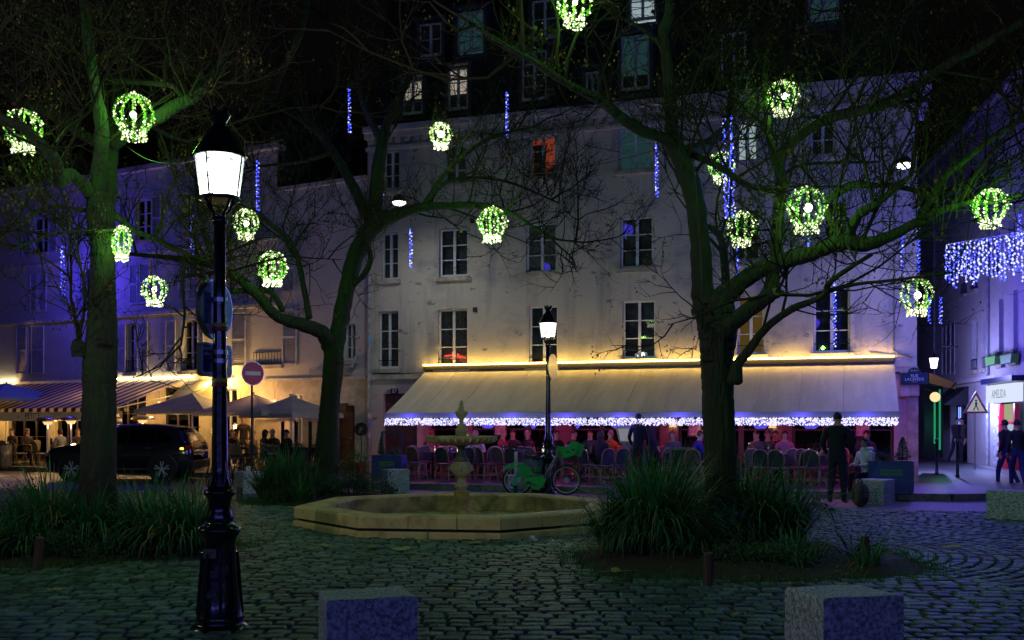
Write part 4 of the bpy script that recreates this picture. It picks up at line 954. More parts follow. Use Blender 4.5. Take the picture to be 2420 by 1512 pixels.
shrub('ground_cover_shrub','leafy weeds at the foot of the right-hand trunk',(2.75,11.45,.03),.5,1500,24,sz=.5,leaf=.035)
shrub('dry_weeds','thin dry brown weeds at the right end of the right-hand bed',(3.95,11.9,.03),.45,260,25,leaf=.02,m=M_twig,stems=26)
grass_clump('grass_clump','wispy pale grass clump left of the middle tree',(-4.75,21.3,.12),2000,1.15,.95,31,droop=.8,wd=.014)
shrub('bush','rounded green bush right of the middle tree',(-3.35,21.4,.02),.78,5200,32,leaf=.04)
shrub('ground_cover_shrub','low dark leaves at the foot of the middle tree',(-4.6,20.6,.02),.5,1500,33,sz=.5)
# fringe of short grass round each bed
mb = MB(); rs = random.Random(77)
for bx,by,br in BEDS:
    for k in range(4200):
        a = rs.uniform(0,6.283); q = br*(1+.07*math.sin(3*a+bx)+.05*math.sin(7*a))*rs.gauss(1.02,.07); h = rs.uniform(.03,.11)
        b = Vector((bx+q*math.cos(a),by+q*math.sin(a),.005)); d = Vector((rs.gauss(0,1),rs.gauss(0,1),0)).normalized(); s = d.cross(Vector((0,0,1)))*.005
        mb.add([b-s,b+s,b+d*h*.7+Vector((0,0,h))],[(0,1,2)])
tag(mb.build('bed_fringe_grass', M_blade), 'ragged short grass fringe round the three tree beds', 'grass', kind='stuff')
# fallen leaves
mb0 = []
for k in range(6):
    mb = MB(); rs = random.Random(k); n = 9; L_ = .11; top = []
    for j in range(n):
        a = 2*math.pi*j/n; q = L_*(1 if j%2 else .62)*rs.uniform(.7,1.1); top.append((q*math.cos(a)*1.2,q*math.sin(a)*.8,rs.uniform(0,.035)))
    mb.add([(0,0,.012)]+top,[(0,j+1,(j+1)%n+1) for j in range(n)]); mb.tube([(0,0,.012),(.10,.03,.02),(.19,.05,.01)],.003,3); mb0.append(mb.mesh('fallen_leaf', M_leafbr))
rs = random.Random(99); spots = [(770,1297,'left of the two big leaves near the fountain edge'),(950,1305,'large pale leaf lying in front of the fountain basin'),(985,1288,'small leaf close under the basin edge'),(1245,1383,'leaf in front of the paper scraps'),(1470,1358,'broad pale leaf at the front edge of the right-hand bed'),(1290,1352,'curled leaf on the cobbles below the paper scraps'),(128,1405,'pale leaf alone on the cobbles at lower left'),(315,1380,'leaf on the cobbles left of the near lamp'),(190,1330,'leaf at the front of the left bed'),(1120,1290,'leaf on the cobbles right of centre near the basin'),(1060,1405,'dark leaf above the bottom granite block'),(2250,1300,'tiny leaf on the curved setts at right'),(620,1190,'leaf behind the near lamp'),(690,1205,'leaf left of the fountain basin'),(1745,1465,'small leaf at the bottom right of centre'),(1240,1440,'brown leaf in the cobbles below centre'),(880,1300,'small dry leaf left of the big pale leaf'),(1880,1390,'leaf above the right bottom block'),(60,1310,'leaf beside the leaning stake'),(400,1175,'leaf on the far cobbles left of the lamp')]
for k,(px,py,lb) in enumerate(spots):
    g = G(px,py); ob = obj('fallen_leaf', mb0[k%6]); ob.location = (g.x,g.y,.037); ob.rotation_euler = (0,0,rs.uniform(0,6.28)); s_ = rs.uniform(.75,1.2)*(1 if g.y<13 else 1.3)*(1.5 if px in (950,1470) else .9); ob.scale = (s_,s_,1); tag(ob,'fallen dry leaf: '+lb if not lb.startswith(('large','small','broad','curled','pale','dark','tiny','brown')) else lb,'leaf','fallen leaves on the cobbles')

# ------------------------------------------------------------------ trees
def spline(pts, n):
    out = []
    P_ = [pts[0]]+list(pts)+[pts[-1]]
    for i in range(len(pts)-1):
        p0,p1,p2,p3 = P_[i:i+4]
        for k in range(n):
            t = k/n; out.append(tuple(.5*((2*b)+(-a+c)*t+(2*a-5*b+4*c-d)*t*t+(-a+3*b-3*c+d)*t**3) for a,b,c,d in zip(p0,p1,p2,p3)))
    out.append(tuple(pts[-1])); return out
def twigs(mb, pod, rs, p, d, L_, r, lev, out=None):
    n = 5 if lev < 2 else 4; pts = [p]; q = p.copy(); v = d.normalized()
    for k in range(n):
        v = (v+Vector((rs.gauss(0,.22),rs.gauss(0,.22),rs.gauss(.10,.20)))).normalized(); q = q+v*(L_/n); pts.append(q.copy())
    mb.tube(pts,[r*(1-.75*k/n) for k in range(n+1)],4 if lev == 0 else 3,cap=False)
    if lev < 3:
        m = (6,5,3)[lev]
        for k in range(m):
            t = rs.uniform(.2,1.0); i = min(int(t*n),n-1); b = pts[i].lerp(pts[i+1],t*n-i); ax = (pts[i+1]-pts[i]).normalized()
            s = ax.cross(Vector((rs.gauss(0,1),rs.gauss(0,1),rs.gauss(0,1)))).normalized(); dd = ax*rs.uniform(.35,.9)+s*rs.uniform(.6,1.0)+Vector((0,0,.18))
            twigs(mb,pod,rs,b,dd,L_*rs.uniform(.38,.66),max(r*.58,.0042),lev+1)
    else:
        if rs.random() < .13:
            for k in range(rs.randint(2,6)):
                c = pts[-1]+Vector((rs.gauss(0,.035),rs.gauss(0,.035),rs.gauss(0,.06))); pod.octa(c,rs.uniform(.008,.015),0,1.5)
        elif rs.random() < .012:
            c = pts[-1]; d2 = Vector((rs.gauss(0,1),rs.gauss(0,1),-.6)).normalized()*.07; e = d2.cross(Vector((rs.gauss(0,1),1,0))).normalized()*.035; pod.add([c,c+d2*.5+e,c+d2,c+d2*.5-e],[(0,1,2,3)])
def tree(name, label, base, trunk, limbs, seed, ntw, up=(.5,1.5), rmin=.0045):
    """trunk/limbs: lists of (column, row, distance, width) read off the photograph at each tree's own distance"""
    rs = random.Random(seed); o = thing(name, label, 'tree', base, 0, 'leafless plane-like trees on the square')
    def solid(pl, nm, nseg=5, sides=12, rough=.05, ridge=.05):
        pts = [(*P(x,y,D),wd/F*D/2) for x,y,D,wd in pl]
        sp = spline(pts,nseg); ps = []; rd = []
        for i,(x,y,z,r) in enumerate(sp): ps.append(Vector((x,y,z))+Vector((rs.gauss(0,1),rs.gauss(0,1),rs.gauss(0,1)))*r*rough); rd.append(max(r*(1+rs.gauss(0,rough)),.004))
        mb = MB(); mb.tube(ps,rd,sides)
        for i in range(len(ps)):
            for q in range(sides):
                v = Vector(mb.v[i*sides+q]); c = ps[i]; a = 2*math.pi*q/sides; e = v-c
                f = 1+ridge*(.6*math.sin(a*5+math.sin(c.z*2.1+seed)*1.5)+.5*math.sin(a*9+c.z*3.3)+noise.noise(v*7)*.9)
                mb.v[i*sides+q] = tuple(c+e*f)
        return mb.build(nm, M_bark, o, smooth=True), ps, rd
    solid(trunk,'trunk',16,36,.012,.045)
    tw = MB(); pod = MB(); spawn = []
    for l in limbs:
        _, ps, rd = solid(l,'limb',5,14,.04)
        for i in range(len(ps)//3,len(ps)-1): spawn.append((ps[i],ps[i+1]-ps[i],rd[i]))
        spawn += [(ps[-1],ps[-1]-ps[-2],rd[-1])]*3
    for k in range(ntw):
        p,d,r = rs.choice(spawn); ax = d.normalized(); s = ax.cross(Vector((rs.gauss(0,1),rs.gauss(0,1),rs.gauss(0,1)))).normalized()
        big = rs.random() < .35
        twigs(tw,pod,rs,p,ax*rs.uniform(.2,.9)+s+Vector((0,0,rs.uniform(*up)*.6)),rs.uniform(1.1,2.3) if big else rs.uniform(.5,1.1),rs.uniform(.016,.028) if big else rs.uniform(.009,.015),0 if big else 1)
    tag(tw.build('twigs', M_twig, o), kind='stuff'); tag(pod.build('seed_pods', M_pod, o), kind='stuff')
    return o
D1 = 13.0
tree('bare_tree','thick mossy bare tree on the left behind the lamp',(P(232,1000,D1).x,D1,0),
 [(232,1300,D1,100),(231,1100,D1,82),(234,950,D1,76),(236,860,D1,76),(240,780,D1,70),(243,690,D1,58),(243,600,D1,54),(238,520,D1,62),(236,470,D1,60)],
 [[(226,480,D1,46),(231,415,D1-.1,36),(240,300,D1-.4,32),(222,200,D1-.7,28),(206,75,D1-1.0,26),(198,-60,D1-1.3,24)],
  [(248,500,D1,44),(256,430,D1+.2,38),(265,345,D1+.4,30),(280,275,D1+.6,24),(278,200,D1+.8,20),(300,100,D1+1.0,17),(312,-40,D1+1.2,14)],
  [(222,465,D1,34),(170,412,D1-.5,28),(138,430,D1-.9,30),(135,392,D1-1.1,30),(100,345,D1-1.4,26),(50,300,D1-1.7,25),(-10,275,D1-2,24),(-90,240,D1-2.4,20)],
  [(240,345,D1+.3,26),(175,305,D1+.7,26),(150,280,D1+.9,24),(75,250,D1+1.2,22),(-10,205,D1+1.5,18)],
  [(268,345,D1+.3,24),(300,318,D1+.2,30),(350,290,D1,32),(425,245,D1-.3,30),(468,222,D1-.5,26),(508,168,D1-.7,18),(536,118,D1-.9,14)],
  [(437,235,D1-.3,18),(410,203,D1-.1,16),(350,195,D1+.1,15),(255,188,D1+.4,12)],
  [(268,505,D1,16),(320,545,D1+.3,13),(380,570,D1+.6,11),(450,605,D1+1,9),(487,645,D1+1.2,7)],
  [(215,503,D1,12),(190,495,D1-.1,9),(110,490,D1-.3,8),(50,530,D1-.6,7),(-10,570,D1-.9,5)],
  [(285,540,D1,9),(210,545,D1-.5,7),(120,555,D1-.8,6),(30,590,D1-1.1,5)],
  [(345,290,D1+.2,12),(400,320,D1+.5,9),(450,335,D1+.8,7)],
  [(190,840,D1-.1,40),(185,818,D1-.15,34),(182,805,D1-.2,20)]],101,135)
D2 = 22.0
tree('bare_tree','slender bare tree with curved limbs left of the fountain',(P(772,1000,D2).x,D2,0),
 [(770,1200,D2,66),(772,1080,D2,56),(778,960,D2,46),(788,860,D2,48),(787,815,D2,46)],
 [[(780,820,D2,40),(760,785,D2-.3,36),(705,764,D2-.7,30),(655,748,D2-1.1,27),(612,700,D2-1.5,26),(560,655,D2-1.8,24),(500,625,D2-2,20),(430,612,D2-2.1,13),(305,600,D2-2.2,8)],
  [(730,752,D2-.6,18),(720,690,D2-.5,14),(700,600,D2-.4,13),(675,560,D2-.4,13),(635,525,D2-.5,11),(608,498,D2-.5,9)],
  [(668,735,D2-1,14),(640,690,D2-1.2,14),(590,687,D2-1.5,14),(545,688,D2-1.8,13)],
  [(510,625,D2-1.9,16),(482,545,D2-1.8,14),(470,475,D2-1.7,12),(463,425,D2-1.6,9)],
  [(792,825,D2,40),(806,750,D2,40),(822,675,D2-.1,40),(842,600,D2-.2,40),(876,540,D2-.4,40),(915,515,D2-.6,34),(955,500,D2-.8,26),(1005,488,D2-1,20),(1105,485,D2-1.3,15),(1160,488,D2-1.5,12),(1215,507,D2-1.6,9),(1300,560,D2-1.8,6),(1360,570,D2-2,4)],
  [(836,672,D2-.2,14),(866,640,D2-.4,14),(876,605,D2-.5,12),(864,570,D2-.5,8)],
  [(880,535,D2-.3,32),(846,465,D2,26),(820,415,D2+.3,22),(795,370,D2+.5,20),(740,300,D2+.7,18),(655,245,D2+.9,17),(605,215,D2+1,15)],
  [(645,240,D2+.9,16),(660,170,D2+.6,22),(700,100,D2+.3,20),(722,20,D2,18),(735,-60,D2-.3,15)],
  [(884,530,D2-.3,36),(890,440,D2-.2,34),(898,370,D2-.1,30),(915,290,D2+.2,22),(960,200,D2+.4,16),(1000,100,D2+.5,12)],
  [(900,330,D2,20),(860,250,D2+.3,14),(840,150,D2+.5,10),(830,40,D2+.6,8)],
  [(1000,488,D2-1,14),(1060,400,D2-1.2,11),(1150,330,D2-1.5,9),(1260,300,D2-1.7,6)],
  [(1010,490,D2-1,14),(1040,440,D2-.8,10),(1100,420,D2-.6,8),(1200,430,D2-.6,6),(1320,480,D2-.8,4)],
  [(780,360,D2+.5,12),(720,380,D2+.3,9),(640,390,D2,7),(560,400,D2-.3,5)]],102,190)
D3 = 13.0
tree('bare_tree','large forked bare tree on the right standing in long grass',(P(1704,1000,D3).x,D3,0),
 [(1712,1330,D3,100),(1706,1180,D3,80),(1702,1080,D3,76),(1697,950,D3,74),(1693,860,D3,74),(1695,790,D3,88),(1690,735,D3,92),(1686,705,D3,80)],
 [[(1668,740,D3,66),(1660,680,D3,52),(1656,600,D3,46),(1641,475,D3-.1,48),(1620,400,D3-.2,46),(1596,350,D3-.3,44),(1586,300,D3-.4,32),(1580,200,D3-.6,28),(1572,125,D3-.7,24),(1566,75,D3-.8,24),(1582,30,D3-1,24),(1580,-60,D3-1.3,20)],
  [(1598,355,D3-.3,32),(1570,328,D3-.5,28),(1520,310,D3-.8,27),(1470,280,D3-1.1,26),(1420,240,D3-1.3,22),(1335,195,D3-1.7,17),(1260,145,D3-2,14),(1200,110,D3-2.3,10),(1120,60,D3-2.6,8)],
  [(1600,360,D3-.2,30),(1645,350,D3+.1,26),(1685,330,D3+.3,24),(1715,295,D3+.5,20),(1726,225,D3+.7,14),(1716,130,D3+.9,10),(1712,40,D3+1,8)],
  [(1630,365,D3,20),(1660,375,D3-.2,16),(1710,400,D3-.4,16),(1760,435,D3-.7,15),(1830,455,D3-1,10)],
  [(1720,735,D3+.2,24),(1716,680,D3+.4,20),(1710,600,D3+.6,19),(1702,560,D3+.7,17),(1674,533,D3+.8,13)],
  [(1690,740,D3,60),(1712,706,D3-.1,46),(1760,660,D3-.3,42),(1815,628,D3-.5,40),(1915,600,D3-.8,36),(1985,572,D3-1,36),(2045,578,D3-1.1,34),(2115,553,D3-1.2,26),(2175,520,D3-1.4,22),(2265,482,D3-1.6,16),(2365,474,D3-1.8,13),(2450,450,D3-2,10)],
  [(2000,572,D3-1,24),(2026,510,D3-1.2,24),(2065,485,D3-1.3,18),(2115,445,D3-1.4,14),(2152,415,D3-1.5,9)],
  [(1990,575,D3-1,20),(1965,520,D3-.9,20),(1955,480,D3-.9,18),(2005,440,D3-1,20),(2060,438,D3-1.1,14),(2115,440,D3-1.1,13),(2205,460,D3-1.3,11),(2290,470,D3-1.5,8)],
  [(1700,790,D3-.2,46),(1750,748,D3-.4,40),(1795,715,D3-.6,36),(1826,693,D3-.75,32),(1835,689,D3-.8,30)],
  [(1800,712,D3-.5,30),(1826,650,D3-.5,28),(1838,520,D3-.5,28),(1845,425,D3-.5,28),(1832,375,D3-.5,24),(1816,310,D3-.4,16),(1808,200,D3-.2,13),(1815,90,D3,10)],
  [(1838,400,D3-.5,28),(1850,360,D3-.6,27),(1890,320,D3-.8,26),(1955,280,D3-1,26),(2040,260,D3-1.3,25),(2095,243,D3-1.5,26),(2155,210,D3-1.7,22),(2240,150,D3-2,19),(2315,110,D3-2.3,20),(2450,30,D3-2.8,18)],
  [(1735,900,D3-.3,38),(1742,862,D3-.35,26),(1766,832,D3-.4,22),(1810,775,D3-.5,18),(1872,730,D3-.6,17),(1942,700,D3-.8,15),(1966,662,D3-.9,13),(2060,600,D3-1.1,9)],
  [(1955,690,D3-.8,9),(2020,672,D3-.9,8),(2110,662,D3-1,7),(2250,643,D3-1.2,5)],
  [(2170,522,D3-1.4,14),(2225,425,D3-1.5,16),(2290,370,D3-1.7,15),(2365,310,D3-2,13),(2450,260,D3-2.2,11)],
  [(2220,165,D3-1.9,10),(2290,178,D3-2,8),(2370,190,D3-2.2,6),(2440,180,D3-2.3,5)],
  [(1950,285,D3-1,10),(2010,200,D3-1.2,9),(2070,120,D3-1.5,8),(2130,30,D3-1.8,6)],
  [(1568,110,D3-.7,12),(1520,70,D3-1,9),(1450,30,D3-1.3,7),(1380,-20,D3-1.5,5)],
  [(1575,180,D3-.6,11),(1640,110,D3-.3,9),(1700,40,D3,7)],
  [(1842,420,D3-.4,10),(1890,390,D3-.2,8),(1980,385,D3,7),(2080,382,D3+.2,5)]],103,200)
T3 = [q for q in bpy.data.objects if q.name.startswith('bare_tree')][-1]
pe = P(1836,688.5,D3-.8); dd_ = (P(1835,689,D3-.8)-P(1795,715,D3-.6)).normalized()
MB().tube([pe-dd_*.012,pe+dd_*.012],[.074,.070],16).build('sawn_end', pm('sawn wood',(.20,.15,.09),.8,var=.3,vs=25), T3)
MB().tube([pe+dd_*.0122,pe+dd_*.016],[.028,.026],12).build('heart_hole', M_dark, T3)
# ------------------------------------------------------------------ lit balloon ornaments
M_halo = pm('green tinsel', (.30,.48,.08), .5, island=.3)  # added green needles: the halo round the bulbs is put into their shape
def ornament(label, px, py, rpx, D, star, power, seed, squash=1.0, tilt=0.0):
    c = P(px,py,D); Rr = .93*rpx/F*D; rs = random.Random(seed); o = thing('balloon_light_ornament', label, 'light ornament', c, rs.uniform(0,1), 'green white balloon ornaments hung in the trees')
    prof = [(.0,1.05),(.45,.97),(.80,.70),(1.0,.25),(.98,-.15),(.80,-.55),(.60,-.85),(.52,-1.05),(.60,-1.25)]
    sp = spline([(a,b) for a,b in prof],4)
    fr = MB(); led = MB(); led2 = MB(); ti = MB(); nm = 10
    for k in range(nm):
        a = 2*math.pi*k/nm; ca, sa = math.cos(a)*squash, math.sin(a)
        pts = [Vector((r*ca,r*sa,z))*Rr for r,z in sp]; fr.tube(pts,.004,3,cap=False)
        for p in pts:
            for j in range(9):
                d = Vector((rs.gauss(0,1),rs.gauss(0,1),rs.gauss(0,1))).normalized()*Rr*.13; e = d.cross(Vector((rs.gauss(0,1),1,0))).normalized()*Rr*.014; ti.add([p-e,p+e,p+d],[(0,1,2)])
            if rs.random() < .50: q = p+Vector((rs.gauss(0,1),rs.gauss(0,1),rs.gauss(0,1)))*Rr*.06; (led if rs.random()<.55 else led2).octa(q,max(.0105,.00098*D)*rs.uniform(.6,1.5))
    for z,r in ((-1.25,.60),(-.95,.56),(-1.1,.55)):
        for j in range(16): a = 2*math.pi*j/16+rs.random()*.3; led.octa(Vector((r*math.cos(a)*squash,r*math.sin(a),z+rs.gauss(0,.04)))*Rr,max(.0125,.00105*D)*rs.uniform(.7,1.3))
    fr.ring((0,0,-1.25*Rr),.6*Rr,.005,'z',20,4); fr.tube([(0,0,1.05*Rr),(0,0,1.05*Rr+.35)],.004,4)
    fr.build('wire_frame', M_iron, o, world=False); tag(ti.build('halo', M_halo, o, world=False), kind='stuff'); tag(led.build('bulbs', E_led, o, world=False), kind='stuff'); tag(led2.build('halo_bulbs', E_led2, o, world=False), kind='stuff')
    if star: MB().ball((0,-.02,0),.0032*D*star,10,6).build('strobe_bulb', E_star, o, world=False)
    lamp('POINT', o, (0,0,0), (.22,1.0,.09), power, Rr*.5, world=False)
orn = [(55,305,44,11.6,0,9,'at the far left edge among the branches'),(316,272,48,12.4,1,12,'largest on the left tree, upper part'),(288,572,36,12.7,0,9,'half hidden by the left trunk'),(365,685,31,15.5,.8,9,'hanging below the left tree over the car'),(581,528,31,19.3,.9,12,'just right of the near street lamp lantern'),(643,632,36,19.4,0,14,'on the left limb of the middle tree'),(1041,318,27,20.2,1,12,'small and high near the centre, with a bright star'),(1163,528,36,20.0,0,14,'round, at the end of the middle tree bough'),(1357,8,44,10.8,.8,10,'cut by the top edge of the picture'),(1704,392,32,14.6,0,9,'partly hidden behind the right tree fork'),(1850,228,37,12.4,1,10,'high right of the right tree fork'),(1906,492,48,11.7,1.3,12,'largest and brightest, right of the right trunk'),(1752,538,36,14.0,0,10,'just right of the main right trunk'),(2340,488,40,11.0,0,10,'at the right edge above the light curtain'),(2165,698,39,15.5,1.1,9,'at the corner above the street name plate')]
for k,(px,py,r_,D,st,pw_,lb) in enumerate(orn): ornament('green and white balloon ornament '+lb,px,py,r_,D,st,pw_*2.6,200+k,squash=.55 if k==2 else 1)
# ------------------------------------------------------------------ blue icicle strings
def icicle(label, px, y0, y1, D, n=40, power=3.0, wpx=9, seed=0, nm='icicle_light'):
    p0 = P(px,y0,D); p1 = P(px,y1,D); H_ = p0.z-p1.z; rs = random.Random(seed); o = thing(nm, label, 'string lights', p1, 0, 'hanging blue icicle lights'); wd = wpx/F*D
    mb = MB(); mw = MB(); wr_ = MB()
    wr_.tube([(rs.gauss(0,.01),rs.gauss(0,.01),H_*k/8) for k in range(9)]+[(0,0,H_+.3)],.004,4)
    for k in range(n):
        a = k*2.1; z = H_*(k+rs.random())/n; q = (wd*.8*math.cos(a)*rs.uniform(.4,1),wd*.8*math.sin(a)*rs.uniform(.4,1),z); (mw if rs.random()<.3 else mb).octa(q,.00082*D*rs.uniform(.6,1.4))
        wr_.tube([(0,0,z),q],.002,3,cap=False)
    tag(mb.build('blue_bulbs', E_blue, o, world=False), kind='stuff'); tag(mw.build('white_bulbs', E_bluew, o, world=False), kind='stuff'); wr_.build('cable', M_iron, o, world=False)
    lamp('POINT', o, (0,-.15,H_*.4), (.08,.05,1.0), power, .2, world=False); return o
ic = [(147,580,697,36,14,270,'at far left in front of the blue wall'),(453,508,602,28,9,70,'between the left tree and the near lamp'),(608,378,498,20.5,9,5,'just right of the near lamp lantern'),(825,208,315,22,8,4,'high above the middle tree'),(903,440,512,24,7,4,'beside the upright bough of the middle tree'),(970,540,632,24,8,4,'below the left wall street light'),(1197,218,328,23,8,4,'high at the centre by the roof edge'),(1551,335,465,15,9,3,'left of the right tree fork'),(1742,585,655,15,7,2,'low on the right trunk'),(1972,660,820,16,8,3,'in front of the right first-floor window'),(1910,560,600,14,6,2,'below the largest ornament'),(2408,505,565,14,8,3,'at the right edge'),(2132,545,650,19,9,14,'on the corner of the building, left strand'),(2170,490,650,19,9,14,'on the corner of the building, right strand'),(2195,700,765,24,9,160,'low beside the corner ornament'),(2222,700,765,32,9,380,'low beside the side street')]
for k,(px,a,b,D,wp,pw_,lb) in enumerate(ic): icicle('blue icicle light string '+lb,px,a,b,D,max(20,int((b-a)*.30)),pw_,wp*.55,300+k)
o = icicle('dense blue light spiral wound round the upright branch right of the fork',1722,265,515,13.2,190,7,20,350,'spiral_light')
# curtain of lights across the side street
c0,c1 = P(2235,578,23),P(2470,578,21); o = thing('light_curtain','wide curtain of blue white lights hung across the side street','string lights',c0); mb = MB(); mw = MB(); wr_ = MB(); rs = random.Random(8); dv = c1-c0; dv.z = 0
wr_.tube([(0,0,0),dv],.006,4)
for k in range(24):
    b = dv*(k/23); ln = rs.uniform(.75,1.05); wr_.tube([b,b-Vector((0,0,ln))],.003,3)
    for j in range(int(ln*22)): q = b+Vector((rs.gauss(0,.02),rs.gauss(0,.02),-ln*(j+rs.random())/(ln*22))); (mw if rs.random()<.6 else mb).octa(q,rs.uniform(.016,.034))
tag(mb.build('blue_bulbs', E_blue, o, world=False), kind='stuff'); tag(mw.build('white_bulbs', E_bluew, o, world=False), kind='stuff'); wr_.build('wires', M_white, o, world=False)
for k in range(3): lamp('POINT', o, dv*(.2+.3*k)+Vector((0,.4,-.6)), (.09,.08,1.0), 110, .3, world=False)
# black supply cables
for a,b,sg,lb in ((P(300,345,D1),P(478,372,8.2),.12,'thin cable from the left tree to the near lamp'),(P(240,205,12.3),P(30,280,11),.25,'pale cable looping left from the left tree'),(P(1000,385,21),P(1640,325,13),.35,'dark cable crossing from the middle tree to the right tree'),(P(1640,520,13),P(2250,590,14),.2,'thin cable from the right trunk to the side street'),(P(1660,700,12.7),P(1640,400,12.6),-.15,'black cable running up the right trunk')):
    pts = []
    for k in range(15): t = k/14; q = a.lerp(b,t); q.z -= sg*4*t*(1-t); pts.append(q)
    tag(MB().tube(pts,.006,5).build('cable', M_twig if 'pale' in lb else M_dark), lb, 'cable', 'supply cables')
# ------------------------------------------------------------------ parked car (local: nose towards -x, near side is -y)
def make_car(loc):
    o = thing('parked_car','black suv parked in front of the striped awning','car',loc,0)
    paint = pm('black car paint', (.016,.016,.022), .14, .0, coat=1.0, spec=.9); trim = pm('grey car cladding', (.022,.022,.026), .55); cg = glass('tinted car glass', (.10,.11,.12), .05); chrome = pm('chrome', (.7,.7,.72), .15, 1.0)
    # stations along x: (x, sill z, shoulder z, roof z, half width at belt, half width at roof)
    st = [(-2.22,.42,.66,.70,.62,.55),(-2.16,.30,.78,.84,.74,.64),(-1.95,.24,.86,.96,.86,.74),(-1.6,.22,.93,1.03,.90,.76),(-1.15,.22,.98,1.09,.91,.75),(-.95,.22,1.0,1.12,.915,.74),(-.55,.22,1.02,1.38,.92,.66),(-.2,.22,1.03,1.56,.92,.62),(.3,.22,1.04,1.62,.92,.62),(.9,.22,1.06,1.62,.92,.62),(1.4,.22,1.09,1.585,.92,.61),(1.75,.24,1.12,1.53,.91,.60),(1.98,.26,1.13,1.40,.89,.60),(2.12,.30,1.10,1.20,.86,.68),(2.20,.34,1.02,1.06,.80,.70),(2.23,.45,.80,.84,.72,.66)]
    prof = spline(st,3); mb = MB(); K = 9
    for x,zs,zb,zr,hb,hr in prof:
        half = [(hb*.86,zs),(hb*.98,zs+.10),(hb*1.0,zs+(zb-zs)*.55),(hb*.985,zb-.03),(hb*.955,zb),(hr+(hb*.955-hr)*.25,zb+(zr-zb)*.72),(hr,zr-.03),(hr*.75,zr),(0,zr+.012)]
        for s in (-1,1):
            for yy,z in (half if s == -1 else list(reversed(half[:-1]))): mb.v.append((x,s*yy,z))
    n = 2*K-1
    for i in range(len(prof)-1):
        for j in range(n): mb.f.append((i*n+j,(i+1)*n+j,(i+1)*n+(j+1)%n,i*n+(j+1)%n)); mb.m.append(0)
    mb.f += [tuple(reversed(range(n))),tuple(range((len(prof)-1)*n,len(prof)*n))]; mb.m += [0,0]
    body = mb.build('body', paint, o, smooth=True, world=False)
    def hb_hr(x):
        for a,b in zip(prof,prof[1:]):
            if a[0] <= x <= b[0]:
                t = (x-a[0])/(b[0]-a[0]+1e-9); return [p+(q-p)*t for p,q in zip(a,b)]
        return prof[-1]
    def side_pt(x,f,s,out=.006):
        _,zs,zb,zr,hb,hr = hb_hr(x); y0 = hb*.955; y1 = hr+(hb*.955-hr)*.25; z = zb+(zr-zb)*.72*f; return (x,s*(y0+(y1-y0)*f+out),z)
    for s in (-1,1):
        for a,b in ((-.86,-.52),(-.48,.28),(.33,1.12),(1.17,1.62)):
            g = MB(); N = 6; vs = []
            for k in range(N+1):
                x = a+(b-a)*k/N; top = .96 if x > -.3 else max(.08,.96*(x+.92)/.62)
                if x > 1.3: top = .96-.55*(x-1.3)/.32
                vs += [side_pt(x,.06,s),side_pt(x,max(top,.1),s)]
            g.add(vs,[(2*k,2*k+2,2*k+3,2*k+1) for k in range(N)]); g.build('side_window', cg, body, world=False)
        MB().tube([side_pt(x,.02,s,.01) for x in [-.9+.1*k for k in range(26)]],.010,4).build('belt_trim', trim, body, world=False)
        MB().tube([(x,s*(hb_hr(x)[5]+.01),hb_hr(x)[3]-.005) for x in [-.35+.1*k for k in range(21)]],.016,5).build('roof_rail', chrome, body, world=False)
        MB().box(-1.0,1.0,s*.935-.012,s*.935+.012,.335,.375).build('sill_strip', chrome, body, world=False)
        for xw in (-1.31,1.365):
            MB().ring((xw,s*.90,.345),.415,.055,'y',24,6,a0=R(-8),a1=R(188)).build('arch_trim', trim, body, world=False)
            MB().disc((xw,0,.345),.40,s*.70-.05,s*.935,28).build('wheel_well', M_dark, body, world=False)
        MB().box(1.93,2.19,s*.80-.07,s*.80+.06,.92,1.02).build('tail_light', pm('red lamp plastic',(.35,.01,.01),.2), body, world=False)
        MB().prism([(2.0,.50),(2.16,.60),(2.17,.78),(2.12,.78),(2.10,.64),(1.98,.53)],s*.80-.03,s*.80+.075).build('bumper_accent', chrome, body, world=False)
        MB().box(-2.16,-1.82,s*.72-.08,s*.72+.09,.72,.82).build('headlight', pm('headlight glass',(.4,.4,.5),.1,.3), body, world=False)
        m_ = MB().box(-.72,-.52,s*1.02-.09,s*1.02+.09,1.0,1.13); m_.build('wing_mirror', paint, body, world=False)
        for xd in (-.50,.31,1.12): MB().box(xd-.004,xd+.004,s*.925-.004,s*.925+.004,.42,1.0).build('door_seam', M_dark, body, world=False)
        for xd in (.12,.95): MB().box(xd-.1,xd+.1,s*.925-.012,s*.925+.022,.93,.965).build('door_handle', chrome, body, world=False)
    MB().box(1.90,1.99,-.93,-.87,.905,.955).build('indicator', glow('amber indicator',(1,.55,.05),5), body, world=False)
    g = MB(); g.add([(1.80,-.57,1.48),(1.80,.57,1.48),(2.115,.66,1.14),(2.115,-.66,1.14)],[(0,1,2,3)]).xf(Matrix.Translation((.035,0,.02))); g.build('rear_window', cg, body, world=False)
    g = MB(); g.add([(-.92,-.72,1.12),(-.92,.72,1.12),(-.28,.60,1.55),(-.28,-.60,1.55)],[(0,3,2,1)]).xf(Matrix.Translation((-.04,0,.03))); g.build('windscreen', cg, body, world=False)
    MB().box(1.72,2.02,-.60,.60,1.515,1.545).build('roof_spoiler', paint, body, world=False)
    MB().box(2.20,2.262,-.80,.80,.36,.56).build('rear_bumper', trim, body, world=False); MB().box(2.22,2.285,-.76,.76,.56,.60).build('bumper_strip', chrome, body, world=False)
    pl = MB().box(2.235,2.25,-.26,.26,.74,.85).build('number_plate', M_white, body, world=False)
    text('ER-025-XD','plate_lettering',M_dark,.10,pl,Matrix.Translation((2.2535,0,.795))@Matrix.Rotation(R(90),4,'Z'))
